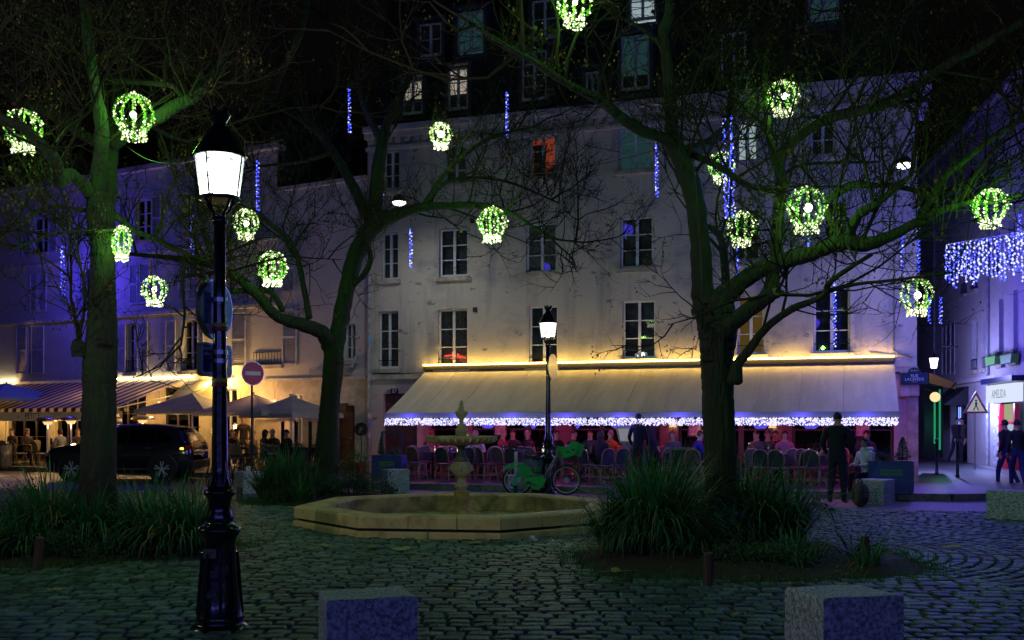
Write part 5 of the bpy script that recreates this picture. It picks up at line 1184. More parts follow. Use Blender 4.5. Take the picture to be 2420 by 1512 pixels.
    MB().ring((2.235,0,.96),.04,.008,'x',14,4).build('badge', chrome, body, world=False)
    # wheels
    tyre = MB(); tyre.ring((0,0,0),.265,.085,'y',30,10); tyre.mesh
    tm = tyre.mesh('tyre', M_rubber, True)
    rim = MB(); rim.ring((0,-.06,0),.232,.014,'y',30,6); rim.disc((0,0,0),.05,-.085,-.04,16)
    for k in range(5):
        a = k*2*math.pi/5+.3; c,s = math.cos(a),math.sin(a)
        for w_ in (-.20,.20):
            c2,s2 = math.cos(a+w_),math.sin(a+w_); rim.bar((.03*c,-.085,.03*s),(.23*c2,-.085,.23*s2),.02,.028)
    rmesh = rim.mesh('rim', pm('polished alloy',(.78,.72,.78),.35,.2)); dk = MB().disc((0,0,0),.235,-.03,.05,24).mesh('brake_disc', M_dark)
    for xw in (-1.31,1.365):
        for s in (-1,1):
            w_ = thing_part('wheel', o, (xw,s*.86,.345), 0 if s==-1 else math.pi, tm); 
            obj('rim', rmesh, w_, False); obj('brake_disc', dk, w_, False)
    return o
def thing_part(name, parent, loc, rz, me):
    q = obj(name, me, parent, False); q.location = loc; q.rotation_euler = (0,0,rz); return q
CAR = make_car((-11.25,30.0,0)); CAR.scale = (.96,1,1)
# ------------------------------------------------------------------ people
HAIRS = {k: pm('hair '+k, c, .6) for k,c in {'dark':(.012,.009,.008),'brown':(.06,.03,.015),'red':(.25,.06,.02),'grey':(.22,.21,.2),'blond':(.35,.22,.08)}.items()}
M_shoe = pm('dark shoes',(.02,.018,.016),.5); M_eye = pm('eyes',(.02,.015,.012),.3); M_lip = pm('lips',(.30,.09,.08),.5)
BODY = {}
def body_mesh(pose, bulk=1.0, bare=False):
    key = (pose,bulk)
    if key in BODY: return BODY[key]
    V = []; E = []; T = []     # joint, radius, tag (0 coat,1 skin,2 trousers,3 shoes)
    def j(p, r, t, par=None):
        V.append((Vector(p), r if isinstance(r,tuple) else (r,r), t)); i = len(V)-1
        if par is not None: E.append((par,i))
        return i
    sit = pose.startswith('sit')
    hz = .52 if sit else .93
    lean = {'sit':-.04,'sitlean':-.20,'sitback':.06,'stand':0,'walk':-.04,'stand_bend':-.02}[pose]
    B = bulk
    pel = j((0,0,hz),(.155*B,.115*B),2)
    wa = j((0,lean*.3,hz+.16),(.145*B,.105*B),0,pel); ch = j((0,lean*.7,hz+.36),(.165*B,.115*B),0,wa); sh = j((0,lean,hz+.50),(.12*B,.09*B),0,ch)
    nk = j((0,lean*1.05-.005,hz+.575),(.055,.055),1,sh); h1 = j((0,lean*1.1-.03,hz+.635),(.066,.076),1,nk); h2 = j((0,lean*1.1-.03,hz+.705),(.076,.094),1,h1); h3 = j((0,lean*1.1-.02,hz+.775),(.062,.078),1,h2)
    for s in (-1,1):
        sp_ = j((s*.165*B,lean,hz+.475),(.07*B,.07*B),0,sh)
        if pose == 'walk': el = (s*.22,lean+.10*s,hz+.22); wr = (s*.21,lean-.10+.1*s,hz+.0)
        elif pose == 'stand': el = (s*.235*B,.02,hz+.20); wr = (s*.20*B,-.12,hz+.04)
        elif pose == 'sitback': el = (s*.24,-.02,hz+.22); wr = (s*.15,-.26,hz+.20)
        elif pose == 'sitlean': el = (s*.25,-.30,hz+.22); wr = (s*.08,-.46,hz+.24)
        else: el = (s*.23,-.10,hz+.22); wr = (s*.12,-.34,hz+.22)
        e_ = j(el,(.052*B,.052*B),0,sp_); w_ = j(wr,(.034,.034),0,e_); d = (Vector(wr)-Vector(el)).normalized()
        hd = j(Vector(wr)+d*.075,(.034,.022),1,w_)
        side = d.cross(Vector((0,0,1))).normalized() if abs(d.z) < .9 else Vector((1,0,0))
        for q in range(4):
            b = Vector(wr)+d*.085+side*(q-1.5)*.017; f1 = j(b,(.0085,.0085),1); f2 = j(b+d*.035+Vector((0,0,-.006)),(.008,.008),1,f1); j(b+d*(.06-.006*abs(q-1.3))+Vector((0,0,-.022)),(.0065,.0065),1,f2)
        t1 = j(Vector(wr)+d*.04+side*s*.02,(.010,.010),1); t2 = j(Vector(wr)+d*.065+side*s*.045,(.0095,.0095),1,t1); j(Vector(wr)+d*.09+side*s*.05-Vector((0,0,.012)),(.008,.008),1,t2)
        hp = j((s*.085,0,hz-.04),(.10*B,.10*B),2,pel)
        if sit: kn = (s*.11,-.42,hz+.01); an = (s*.11,-.40,.10); toe = (s*.12,-.54,.045)
        elif pose == 'walk': kn = (s*.09,-.06-.12*s,.50); an = (s*.09,.06-.26*s,.10); toe = (s*.10,-.07-.26*s,.045)
        else: kn = (s*.11,-.02,.50); an = (s*.13,.03,.10); toe = (s*.16,-.12,.045)
        k_ = j(kn,(.068*B,.07*B),2,hp); a_ = j(an,(.046,.05),2,k_); f_ = j((an[0],an[1],.05),(.042,.045),3,a_); j(toe,(.042,.034),3,f_)
    me = bpy.data.meshes.new('b'); me.from_pydata([v[0] for v in V],E,[]); ob = bpy.data.objects.new('b',me); col.objects.link(ob)
    md = ob.modifiers.new('s','SKIN'); md.use_smooth_shade = True; md.branch_smoothing = .4
    for i,sv in enumerate(me.skin_vertices[0].data): sv.radius = V[i][1]; sv.use_root = (i == 0)
    # each finger chain is an island of its own and needs a root
    seen = set(); adj = {i:[] for i in range(len(V))}
    for a,b in E: adj[a].append(b); adj[b].append(a)
    for i in range(len(V)):
        if i in seen: continue
        me.skin_vertices[0].data[i].use_root = True; stck = [i]
        while stck:
            q = stck.pop()
            if q in seen: continue
            seen.add(q); stck += adj[q]
    sb = ob.modifiers.new('d','SUBSURF'); sb.levels = 1
    dg = bpy.context.evaluated_depsgraph_get(); out = bpy.data.meshes.new_from_object(ob.evaluated_get(dg)); bpy.data.objects.remove(ob)
    out.name = 'figure'; out.materials.clear()
    for m in (M_shoe,)*4: out.materials.append(m)
    segs = [(V[a][0],V[b][0],V[b][2],V[a][2]) for a,b in E]
    idx = []
    for pl in out.polygons:
        c = Vector(pl.center); best = (9,0)
        for a,b,t,t0 in segs:
            ab = b-a; u = max(0,min(1,(c-a).dot(ab)/(ab.length_squared+1e-9))); d = (c-a-ab*u).length
            if d < best[0]: best = (d, t if u > .35 else t0)
        idx.append(best[1])
    out.polygons.foreach_set('material_index', idx); out.polygons.foreach_set('use_smooth',[True]*len(idx)); out.update()
    hc = V[h2][0]; BODY[key] = (out,hc); return BODY[key]
FEAT = {}
def head_parts(o, hc, hair, style):
    if 'face' not in FEAT:
        mb = MB(); mb.add([(0,-.088,.035),(-.014,-.088,-.012),(.014,-.088,-.012),(0,-.122,-.008)],[(0,1,3),(0,3,2),(1,2,3)]); FEAT['nose'] = mb.mesh('nose', M_skin, True)
        FEAT['eye'] = MB().ball((-.032,-.086,.022),.011,8,5,sz=.6).ball((.032,-.086,.022),.011,8,5,sz=.6).mesh('eyes', M_eye)
        FEAT['mouth'] = MB().ball((0,-.090,-.045),.022,8,4,sz=.3,sy=.4).mesh('mouth', M_lip); FEAT['ear'] = MB().ball((-.080,.0,.0),.024,8,5,sx=.4).ball((.080,.0,.0),.024,8,5,sx=.4).mesh('ears', M_skin); FEAT['face'] = 1
    for k in ('nose','eye','mouth','ear'):
        q = obj({'eye':'eyes','ear':'ears'}.get(k,k), FEAT[k], o, False); q.location = hc
    hk = ('hair',hair,style)
    if hk not in FEAT:
        mb = MB(); n,m = 16,9; rs = random.Random(style)
        for i in range(m+1):
            th = math.pi*i/m*(.62 if style != 'long' else .66)
            for k in range(n):
                a = 2*math.pi*k/n; front = max(0,-math.sin(a)); r_ = 1.0-front*.0
                t2 = th*(1-.42*front); x = .080*math.sin(t2)*math.cos(a); y_ = .096*math.sin(t2)*math.sin(a)+.008; z = .106*math.cos(t2)+.010
                if style in ('long','bob') and i > 5 and math.sin(a) > -.25: z -= (.05 if style == 'bob' else .11)*(i-5)/4; x *= 1.1; y_ *= 1.05
                if style == 'hat': x *= 1.08; y_ *= 1.08; z += .015
                mb.v.append((x*(1+rs.uniform(-.03,.05)),y_*(1+rs.uniform(-.03,.05)),z))
        mb.f = [(i*n+k,i*n+(k+1)%n,(i+1)*n+(k+1)%n,(i+1)*n+k) for i in range(m) for k in range(n)]; mb.m = [0]*len(mb.f)
        FEAT[hk] = mb.mesh('hair', hair, True)
    q = obj('hair' if style != 'hat' else 'hat', FEAT[hk], o, False); q.location = hc
def person(label, loc, rz, pose, coat, trousers=(.015,.017,.03), hair='dark', style='short', bulk=1.0, sc=1.0, group=None, hatm=None):
    me, hc = body_mesh(pose,bulk); o = obj('person', me); o.location = loc; o.rotation_euler = (0,0,rz); o.scale = (sc,)*3; tag(o,label,'person',group)
    mats = [pm('cloth %.3f %.3f %.3f'%coat,coat,.85,var=.15,vs=12,bump=.2,bs=14), M_skin, pm('cloth %.3f %.3f %.3f'%trousers,trousers,.85), M_shoe]
    for i,m in enumerate(mats): o.material_slots[i].link = 'OBJECT'; o.material_slots[i].material = m
    head_parts(o,hc,hatm or HAIRS[hair],style); return o
TZ = .15
# the man standing and the woman sitting on the block
g = G(1978,1193); man = person('person in a dark coat and jeans standing with back turned beside the granite block',(g.x,g.y,.03),R(150),'stand',(.006,.008,.018),(.008,.012,.035),'dark','short',1.18,1.06)
g = G(2045,1180); wm = person('person in a white padded jacket sitting on the granite block',(g.x+.12,g.y+.25,.0),R(-62),'sit',(.62,.66,.68),(.008,.009,.02),'dark','bob',1.12,1.0)
MB().ring((0,.0,1.085),.10,.045,'z',18,8).build('collar', pm('padded white',(.62,.66,.68),.85), wm, world=False, smooth=True)
g = G(2030,1196); o = thing('backpack','dark striped backpack on the ground at the seated woman\'s feet','bag',(g.x,g.y-.05,0),R(20))
mb = MB().ball((0,0,.24),.2,14,9,sz=1.25,sy=.6); mb.build('sack', pm('dark striped cloth',(.03,.018,.014),.8,c2=(.14,.11,.07),vs=3,stretch=(6,1,.8)), o, smooth=True, world=False); MB().ring((0,0,.49),.05,.012,'y',12,5).build('handle', M_dark, o, world=False); MB().ball((.0,-.12,.16),.11,10,6,sz=.9,sy=.4).build('front_pocket', M_dark, o, smooth=True, world=False)
# cafe guests: column, row of the head, distance into the terrace, facing, look
gs = [(1020,'pink top at the back table left of the fountain column',1.1,200,'sit',(.30,.10,.12),'red','short'),(1120,'striped shirt behind the fountain column',2.0,30,'sitlean',(.35,.34,.36),'grey','short'),(1184,'red top with fair hair between fountain and scooter',1.6,80,'sit',(.28,.03,.05),'blond','short'),(1212,'dark jumper behind the scooter handlebar',1.2,10,'sit',(.03,.02,.03),'brown','short'),
 (1243,'dark suit left of the far lamp post',1.3,-30,'sitback',(.02,.018,.022),'grey','short'),(1312,'black jacket right of the far lamp post',1.2,40,'sit',(.012,.010,.014),'dark','short'),(1352,'black jacket with short hair beside the bicycle basket',1.3,60,'sit',(.012,.01,.016),'dark','short'),(1395,'open collar and blazer facing the square',1.2,5,'sit',(.03,.03,.05),'dark','short'),(1416,'long dark hair with back to the square',2.5,170,'sit',(.010,.008,.010),'dark','long'),(1440,'orange scarf at the right of the group',1.5,45,'sit',(.38,.17,.03),'grey','short'),
 (1520,'red coat mostly hidden behind the tall grass',2.2,150,'sit',(.30,.015,.02),'dark','long'),(1600,'long red hair leaning over the table',1.9,-20,'sitlean',(.10,.07,.12),'red','long'),(1632,'bright blue jacket with back turned left of the trunk',2.4,110,'sitlean',(.015,.012,.22),'brown','short'),(1652,'dark jumper below the pleated lamp',1.2,20,'sit',(.015,.013,.02),'brown','short'),
 (1790,'grey hood just right of the trunk',1.5,-30,'sit',(.07,.06,.07),'dark','short'),(1812,'olive jacket left of the woman in pink',1.4,20,'sit',(.06,.06,.04),'brown','bob'),(1832,'black jumper between two guests',1.0,0,'sit',(.01,.01,.012),'dark','short'),(1853,'rose pink sweater facing the square',1.6,10,'sit',(.34,.12,.20),'dark','bob'),(2050,'dark cap seated behind the woman in white',1.0,-20,'sit',(.02,.02,.03),'dark','hat')]
for px,lb,off,rz,pose,coat,hr,sty in gs:
    u,_ = hit('M',px,1000,-off); p = W('M',u,-off,TZ); person('cafe guest in '+lb,(p.x,p.y,TZ-.02),R(rz)+TH_M,pose,coat,hair=hr,style=sty,group='guests on the right-hand terrace')
u,_ = hit('M',1508,1000,-2.9); p = W('M',u,-2.9,TZ); person('waiter in black standing beside the menu board',(p.x,p.y,TZ),R(160),'stand',(.006,.006,.009),hair='dark',group='guests on the right-hand terrace')
u,_ = hit('M',1540,1000,-2.2); p = W('M',u,-2.2,TZ); person('person in dark grey walking between the tables behind the tall grass',(p.x,p.y,TZ),R(60),'walk',(.02,.02,.028),hair='dark',group='guests on the right-hand terrace')
for px,lb,off,rz,pose,coat,hr,sty in [(30,'dark coat at the far left table',1.4,20,'sit',(.03,.02,.02),'dark','short'),(62,'brown curly hair left of the bollard',1.6,90,'sit',(.04,.03,.03),'brown','long'),(145,'pale blue top in profile left of the car bonnet',1.9,-90,'sit',(.16,.19,.26),'dark','bob'),(183,'black top beside the left trunk',1.3,60,'sit',(.02,.015,.015),'brown','short'),
  (552,'black behind the near lamp post',1.5,10,'sit',(.015,.012,.012),'dark','long'),(602,'brown jacket left of the no entry post',1.2,-30,'sit',(.20,.10,.06),'brown','short'),(622,'black coat right of the no entry post',1.9,160,'sit',(.012,.011,.012),'dark','long'),(651,'dark jacket and pale knitted hat',1.3,20,'sitlean',(.03,.025,.025),'grey','hat'),(681,'black hood at the right end of the left terrace',1.7,-10,'sit',(.014,.012,.014),'dark','short')]:
    u,_ = hit('L',px,1000,-off); p = W('L',u,-off,TZ); person('guest in '+lb,(p.x,p.y,TZ-.02),R(rz)+TH_L,pose,coat,hair=hr,style=sty,group='guests on the left-hand terrace',hatm=M_canvas if sty=='hat' else None)
u,_ = hit('L',576,1000,-.7); p = W('L',u,-.7,TZ); person('waiter in black standing behind the left terrace tables',(p.x,p.y,TZ),0,'stand',(.012,.01,.01),group='guests on the left-hand terrace')
for px,yb,lb,coat,rz,pose in ((2378,1152,'dark jacket walking at the right edge, left of the pair',(.010,.012,.03),200,'walk'),(2404,1156,'dark jacket and belt at the far right edge',(.008,.008,.016),170,'walk')):
    g = G(px,yb); person('passer-by in '+lb,(g.x,g.y,.0),R(rz),pose,coat,(.01,.02,.12),group='people in the side street')
for px,yb,lb,coat,rz in ((2312,1086,'pale grey clothes near the lit shop',(.20,.20,.24),60),(2258,1092,'dark clothes by the doorway hood',(.02,.02,.03),10),(2275,1092,'brown coat by the doorway hood',(.07,.05,.04),-60)):
    g = G(px,yb,.13); p = Vector((g.x,g.y,.13)); person('passer-by in '+lb,p,R(rz),'walk',coat,group='people in the side street')
# ------------------------------------------------------------------ terrace furniture
def make_chair(name, weave, cane, rounder=0.0):
    t = thing(name,'','chair'); 
    mb = MB(); arch = []
    for k in range(13):
        a = math.pi*k/12; arch.append((-.185*math.cos(a)*(1+rounder*.12*math.sin(a)), .20+.07*math.sin(a)+.02, .62+.26*math.sin(a)**(.55)))
    mb.tube([(-.185,.185,.44)]+arch+[(.185,.185,.44)],.014,6); mb.build('back_arch', cane, t, smooth=True, world=False)
    bp = MB(); vs = [(x*.93,y_-.004,z-.012) for x,y_,z in arch]; vs2 = [(x*.93,.20,.50) for x,y_,z in arch]
    n = len(vs); bp.add(vs+vs2+[(x,y_+.012,z) for x,y_,z in vs+vs2],[(i,i+1,n+i+1,n+i) for i in range(n-1)]+[(2*n+i,3*n+i,3*n+i+1,2*n+i+1) for i in range(n-1)]); bp.build('woven_back', weave, t, world=False)
    pts = []
    for cx_,cy_,a0 in ((.13,.13,0),(-.13,.13,90),(-.15,-.15,180),(.15,-.15,270)):
        for k in range(4): a = R(a0+k*30); pts.append((cx_+.065*math.cos(a),cy_+.065*math.sin(a)))
    MB().slab(pts,.425,.455).build('seat', weave, t, world=False)
    for sx,sy in ((-1,-1),(1,-1),(-1,1),(1,1)): MB().tube([(sx*.165,sy*.165,.43),(sx*.205,sy*.215,0)],.0135,6).build('leg', cane, t, world=False)
    st = MB(); q = .19
    st.tube([(-q,-q,.16),(q,-q,.16),(q,q,.16),(-q,q,.16),(-q,-q,.16)],.009,5)
    for sx,sy in ((-1,-1),(1,-1),(-1,1),(1,1)): st.tube([(sx*.19,sy*.195,.20),(sx*.14,sy*.15,.36),(0,sy*.17,.425)],.008,4); st.tube([(sx*.19,sy*.195,.20),(sx*.17,sy*.10,.40),(sx*.17,0,.43)],.008,4)
    st.build('stretcher', cane, t, world=False); return t
cane = pm('pale cane',(.48,.24,.18),.5); wv = pm('navy and cream weave',(.015,.018,.05),.6,c2=(.10,.09,.12),vs=60); wv2 = pm('cream weave',(.13,.08,.09),.6,var=.25,vs=60); wv3 = pm('black and white chevron weave',(.05,.045,.04),.6,c2=(.5,.45,.36),vs=40,stretch=(1,1,1.8))
protA = make_chair('bistro_chair',wv,cane); protB = make_chair('bistro_chair',wv2,cane); protC = make_chair('rattan_chair',wv3,pm('dark cane',(.18,.12,.07),.5),1.0)
uA,uB_,uC = [],[],[]
rs = random.Random(17)
def chair_at(px, off, rz, fr='M', pr=None, lb=''):
    u,_ = hit(fr,px,1000,-off); p = W(fr,u,-off,TZ); th = FRAMES[fr][3]
    pr, us = {'A':(protA,uA),'B':(protB,uB_),'C':(protC,uC)}[pr]
    place(pr,us,(p.x,p.y,TZ),th+R(rz),lb,'bistro chairs under the cream awning' if fr=='M' else 'woven chairs on the left terrace')
ordn = ['first','second','third','fourth','fifth','sixth','seventh','eighth','ninth','tenth','eleventh','twelfth','thirteenth','fourteenth','fifteenth','sixteenth']
front = [(985,'B',150),(1052,'A',190),(1098,'A',205),(1150,'A',165),(1184,'B',175),(1215,'A',190),(1392,'A',160),(1424,'A',200),(1462,'A',185),(1600,'A',170),(1640,'B',200),(1800,'A',170),(1838,'A',190),(1888,'A',200),(1925,'A',175),(1962,'A',185)]
for k,(px,pr,rz) in enumerate(front): chair_at(px,3.15+rs.uniform(-.35,.5),rz+rs.uniform(-32,32),'M',pr,'%s chair from the left in the front row of the right-hand terrace'%ordn[k])
mid = [(972,'A',185),(1010,'B',170),(1040,'B',190),(1078,'B',180),(1125,'B',185),(1165,'A',180),(1232,'B',175),(1262,'B',180),(1345,'B',175),(1378,'B',170),(1575,'B',190),(1662,'A',180),(1780,'B',175),(1870,'B',180),(1905,'B',170),(1940,'B',185)]
for k,(px,pr,rz) in enumerate(mid): chair_at(px,2.25+rs.uniform(-.2,.3),rz+rs.uniform(-30,30),'M',pr,'%s chair from the left in the middle row of the right-hand terrace'%ordn[k])
backr = [1000,1060,1110,1245,1330,1460,1560,1690,1815,1860,1985]
for k,px in enumerate(backr): chair_at(px,.75+rs.uniform(-.1,.1),rs.uniform(-12,12),'M','B' if k%2 else 'A','%s chair from the left in the back row against the right-hand cafe'%ordn[k])
lch = [(22,2.0,185),(46,2.05,170),(98,2.1,175),(115,1.5,0),(75,1.0,10),(20,.9,0),(205,1.9,180),(548,1.9,190),(575,1.8,170),(612,1.9,180),(640,1.7,185),(665,1.8,175),(700,1.2,20),(735,1.3,0),(588,.9,0)]
for k,(px,off,rz) in enumerate(lch): chair_at(px,off,rz+rs.uniform(-8,8),'L','C','%s woven chair on the left terrace, %s row'%(ordn[k],'front' if off>1.4 else 'back'))
def make_table():
    t = thing('round_table','','table'); MB().lathe([(.0,.70),(.33,.70),(.34,.71),(.34,.725),(.33,.73)],n=24).build('table_top', pm('dark table top',(.05,.025,.022),.25), t, world=False); MB().lathe([(.03,.0),(.03,.70)],n=8).build('pillar', M_iron, t, world=False)
    for k in range(3):
        a = k*2.094; MB().tube([(0,0,.08),(.15*math.cos(a),.15*math.sin(a),.06),(.26*math.cos(a),.26*math.sin(a),.0)],.018,5).build('foot', M_iron, t, world=False)
    return t
tb = make_table(); ut = []
M_wine = glass('drinking glass',(.9,.9,.92),.08)
E_votive = glow('votive light',(1,.92,.8),1.6)
tabs = [('M',1022,2.7),('M',1075,2.75),('M',1135,1.5),('M',1200,2.75),('M',1275,1.8),('M',1372,2.6),('M',1405,1.7),('M',1590,2.2),('M',1720,1.8),('M',1830,2.3),('M',1915,2.7),('M',1960,1.6),('L',60,1.5),('L',170,1.5),('L',590,1.4),('L',635,1.3),('L',690,1.5)]
for k,(fr,px,off) in enumerate(tabs):
    u,_ = hit(fr,px,1000,-off); p = W(fr,u,-off,TZ); side = 'right-hand' if fr=='M' else 'left-hand'; kk = k if fr=='M' else k-12
    place(tb,ut,(p.x,p.y,TZ),rs.uniform(0,2),'%s round table from the left on the %s terrace'%(ordn[kk],side),'round cafe tables')
    if fr == 'M':
        v = tag(MB().lathe([(.035,.0),(.04,.08)],n=10).build('votive_light', E_votive),'small white table light on the %s right-hand table'%ordn[kk],'table light','white table lights'); v.location = (p.x+.1,p.y-.12,TZ+.731)
        if k % 2 == 0: lamp('POINT',v,(0,-.05,.16),(1,.75,.6),.8,.04,world=False)
    for q in range(2):
        x,y_ = p.x+rs.uniform(-.2,.2),p.y+rs.uniform(-.2,.2); gl = MB().lathe([(.028,.0),(.028,.006),(.005,.01),(.005,.07),(.03,.10),(.032,.16)],n=10,cap=False).build('wine_glass', M_wine); gl.location = (x,y_,TZ+.731); tag(gl,'%s stemmed glass on the %s %s table'%(('left','right')[q],ordn[kk],side),'glass','glasses on the tables')
    if k%3==0:
        bo = MB().lathe([(.036,0),(.036,.17),(.013,.21),(.013,.27)],n=10).build('bottle', pm('bottle glass',(.05,.07,.06),.1), None); bo.location = (p.x-.12,p.y+.05,TZ+.731); tag(bo,'bottle standing on the %s %s table'%(ordn[kk],side),'bottle','bottles on the tables')
# ------------------------------------------------------------------ planters, boards, bollards
M_plant = pm('navy planter steel',(.04,.08,.30),.35,var=.1); M_plq = pm('green brass plaque',(.10,.28,.16),.4)
def planter(label, px, yb, wx, wy, h, rz, plq=True):
    g = G(px,yb,TZ); o = thing('steel_planter',label,'planter',(g.x,g.y+wy/2,TZ),rz,'navy planters')
    mb = MB(); mb.box(-wx/2,wx/2,-wy/2,wy/2,.03,h); mb.box(-wx/2-.015,wx/2+.015,-wy/2-.015,wy/2+.015,h,h+.025); mb.build('box', M_plant, o, world=False); MB().box(-wx/2+.03,wx/2-.03,-wy/2+.03,wy/2-.03,h+.005,h+.03).build('soil', M_soil, o, world=False)
    for sx in (-1,1): MB().disc((sx*(wx/2-.08),-wy/2+.06,.025),.025,-.02,.02,10).build('castor', M_iron, o, world=False)
    if plq:
        pq = MB().box(-wx*.24,wx*.26,-wy/2-.012,-wy/2-.001,h*.58,h*.78).build('plaque', M_plq, o, world=False)
        text('LA CONTRESCARPE','plaque_lettering',pm('dark letters',(.02,.06,.05),.5),wx*.055,pq,Matrix.Translation((wx*.01,-wy/2-.0145,h*.68)))
    return g
g1 = planter('navy steel planter at the left end of the right-hand terrace',918,1133,.86,.4,.62,TH_M)
g2 = planter('bright blue lit steel planter at the right end of the terrace',2112,1166,.92,.4,.66,TH_M)
g3 = planter('navy planter behind the green bicycle',1268,1150,.62,.35,.6,TH_M)
def conifer(label, x, y, z0, h, r, seed):
    rs_ = random.Random(seed); o = thing('small_conifer',label,'shrub',(x,y,z0),0,'potted evergreens'); mb = MB()
    for k in range(1500):
        t = rs_.random()**1.3; q = r*(1-t)**.8*math.sqrt(rs_.random())*(1.05 if t>.08 else .6); a = rs_.uniform(0,6.28); p = Vector((q*math.cos(a),q*math.sin(a),.03+t*h)); d = Vector((math.cos(a),math.sin(a),rs_.uniform(.4,1.3))).normalized()*rs_.uniform(.02,.05); e = d.cross(Vector((rs_.gauss(0,1),rs_.gauss(0,1),1))).normalized()*.007; mb.add([p-e,p+e,p+d],[(0,1,2)])
    tag(mb.build('foliage', pm('bright conifer',(.03,.13,.03),.6,island=.5), o, world=False), kind='stuff'); MB().tube([(0,0,0),(0,0,h*.8)],.012,5).build('stem', M_twig, o, world=False)
conifer('narrow green conifer in the left planter',g1.x-.22,g1.y+.2,TZ+.64,.46,.10,1); conifer('bushy green conifer in the blue lit planter',g2.x+.22,g2.y+.1,TZ+.68,.48,.17,2)
shrub('planter_shrub','dark round shrub in the left navy planter',(g1.x+.12,g1.y+.2,TZ+.62),.22,900,61,leaf=.022); shrub('planter_shrub','dark shrub with pale flowers in the blue lit planter',(g2.x-.18,g2.y+.15,TZ+.66),.24,900,62,leaf=.022); shrub('planter_shrub','dark shrub in the planter behind the bicycle',(g3.x+.05,g3.y+.17,TZ+.6),.26,900,63,leaf=.022)
u,_ = hit('M',925,1000,-1.6); p = W('M',u,-1.6,TZ); o = thing('standing_frame','dark green glazed standing frame behind the left planter','board',p,TH_M); mb = MB()
for a,b in (((-.3,0,.0),(-.3,0,1.25)),((.3,0,.0),(.3,0,1.25)),((-.3,0,1.25),(.3,0,1.25)),((-.3,0,.6),(.3,0,.6))): mb.bar(a,b,.05,.05)
mb.build('frame', pm('dark teal paint',(.02,.06,.07),.5), o, world=False); MB().box(-.275,.275,-.006,.006,.62,1.22).build('pane', M_glass, o, world=False)
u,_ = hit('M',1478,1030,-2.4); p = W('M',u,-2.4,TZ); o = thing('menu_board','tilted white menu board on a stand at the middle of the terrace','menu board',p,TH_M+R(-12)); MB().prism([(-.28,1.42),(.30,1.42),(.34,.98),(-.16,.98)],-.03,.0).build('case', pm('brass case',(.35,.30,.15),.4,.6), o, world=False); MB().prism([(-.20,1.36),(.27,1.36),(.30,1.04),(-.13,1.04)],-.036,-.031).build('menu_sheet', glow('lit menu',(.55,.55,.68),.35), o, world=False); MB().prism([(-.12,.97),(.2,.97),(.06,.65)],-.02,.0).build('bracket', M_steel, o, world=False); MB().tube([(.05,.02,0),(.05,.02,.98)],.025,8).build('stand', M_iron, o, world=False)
u,_ = hit('M',1612,1000,-3.6); p = W('M',u,-3.6,TZ); o = thing('chalkboard','low chalkboard stand half hidden by the tall grass','board',p,TH_M); MB().box(-.3,.3,-.03,.03,.05,.92).build('frame', pm('grey green board frame',(.16,.20,.19),.6), o, world=False); MB().box(-.25,.25,-.036,-.031,.12,.86).build('slate', M_dark, o, world=False)
for px,yb,lb in ((2213,1121,'left slim black bollard at the mouth of the side street'),(2262,1128,'right slim black bollard at the mouth of the side street'),(121,1101,'dark bollard with a pale ball top left of the car'),(853.5,1108,'dark bollard with a ball top beside the lollipop tree')):
    g = G(px,yb,TZ); o = thing('bollard',lb,'bollard',(g.x,g.y,TZ),0,'street bollards'); MB().lathe([(.055,-.02),(.055,.06),(.042,.08),(.038,.95),(.05,.97)],n=12).build('post', M_lamppaint, o, world=False, smooth=True); MB().ball((0,0,1.0),.058,12,8).build('ball_top', M_white if px in (121,853.5) else M_lamppaint, o, smooth=True, world=False)
g = G(10,1112,0); o = thing('litter_bin','clear bag litter bin on a hoop at the left edge','bin',(g.x,g.y,0)); MB().ring((0,0,.92),.26,.02,'z',20,6).build('hoop', M_iron, o, world=False); mb = MB(); mb.lathe([(.20,.05),(.25,.2),(.23,.5),(.26,.9)],n=20); mb.build('bag', pm('cloudy plastic bag',(.16,.16,.17),.25,var=.4,vs=6,stretch=(4,4,.4),bump=.6,bs=9), o, smooth=True, world=False); MB().tube([(.27,.1,0),(.27,.1,1.0)],.03,8).build('post', M_iron, o, world=False)
# lollipop tree in a pot
u,_ = hit('L',853,1000,-.55); p = W('L',u,-.55,TZ); o = thing('lollipop_tree','clipped ball topiary on a tall stem beside the brown door','tree',p)
rs_ = random.Random(5); mb = MB()
for k in range(1300):
    v = Vector((rs_.gauss(0,1),rs_.gauss(0,1),rs_.gauss(0,1))).normalized(); q = Vector((0,0,1.32))+v*.19*rs_.random()**.25; e = v.orthogonal().normalized()*.012; d = v*.03; mb.add([q-e,q+e,q+d],[(0,1,2)])
tag(mb.build('crown', pm('dark clipped leaves',(.012,.022,.012),.7,island=.5), o, world=False), kind='stuff'); MB().tube([(0,0,.3),(.02,0,.8),(0,0,1.25)],.014,6).build('trunk', M_twig, o, world=False); MB().lathe([(.13,0),(.17,.33),(.15,.33)],n=14).build('pot', pm('red pot',(.22,.03,.02),.5), o, world=False)
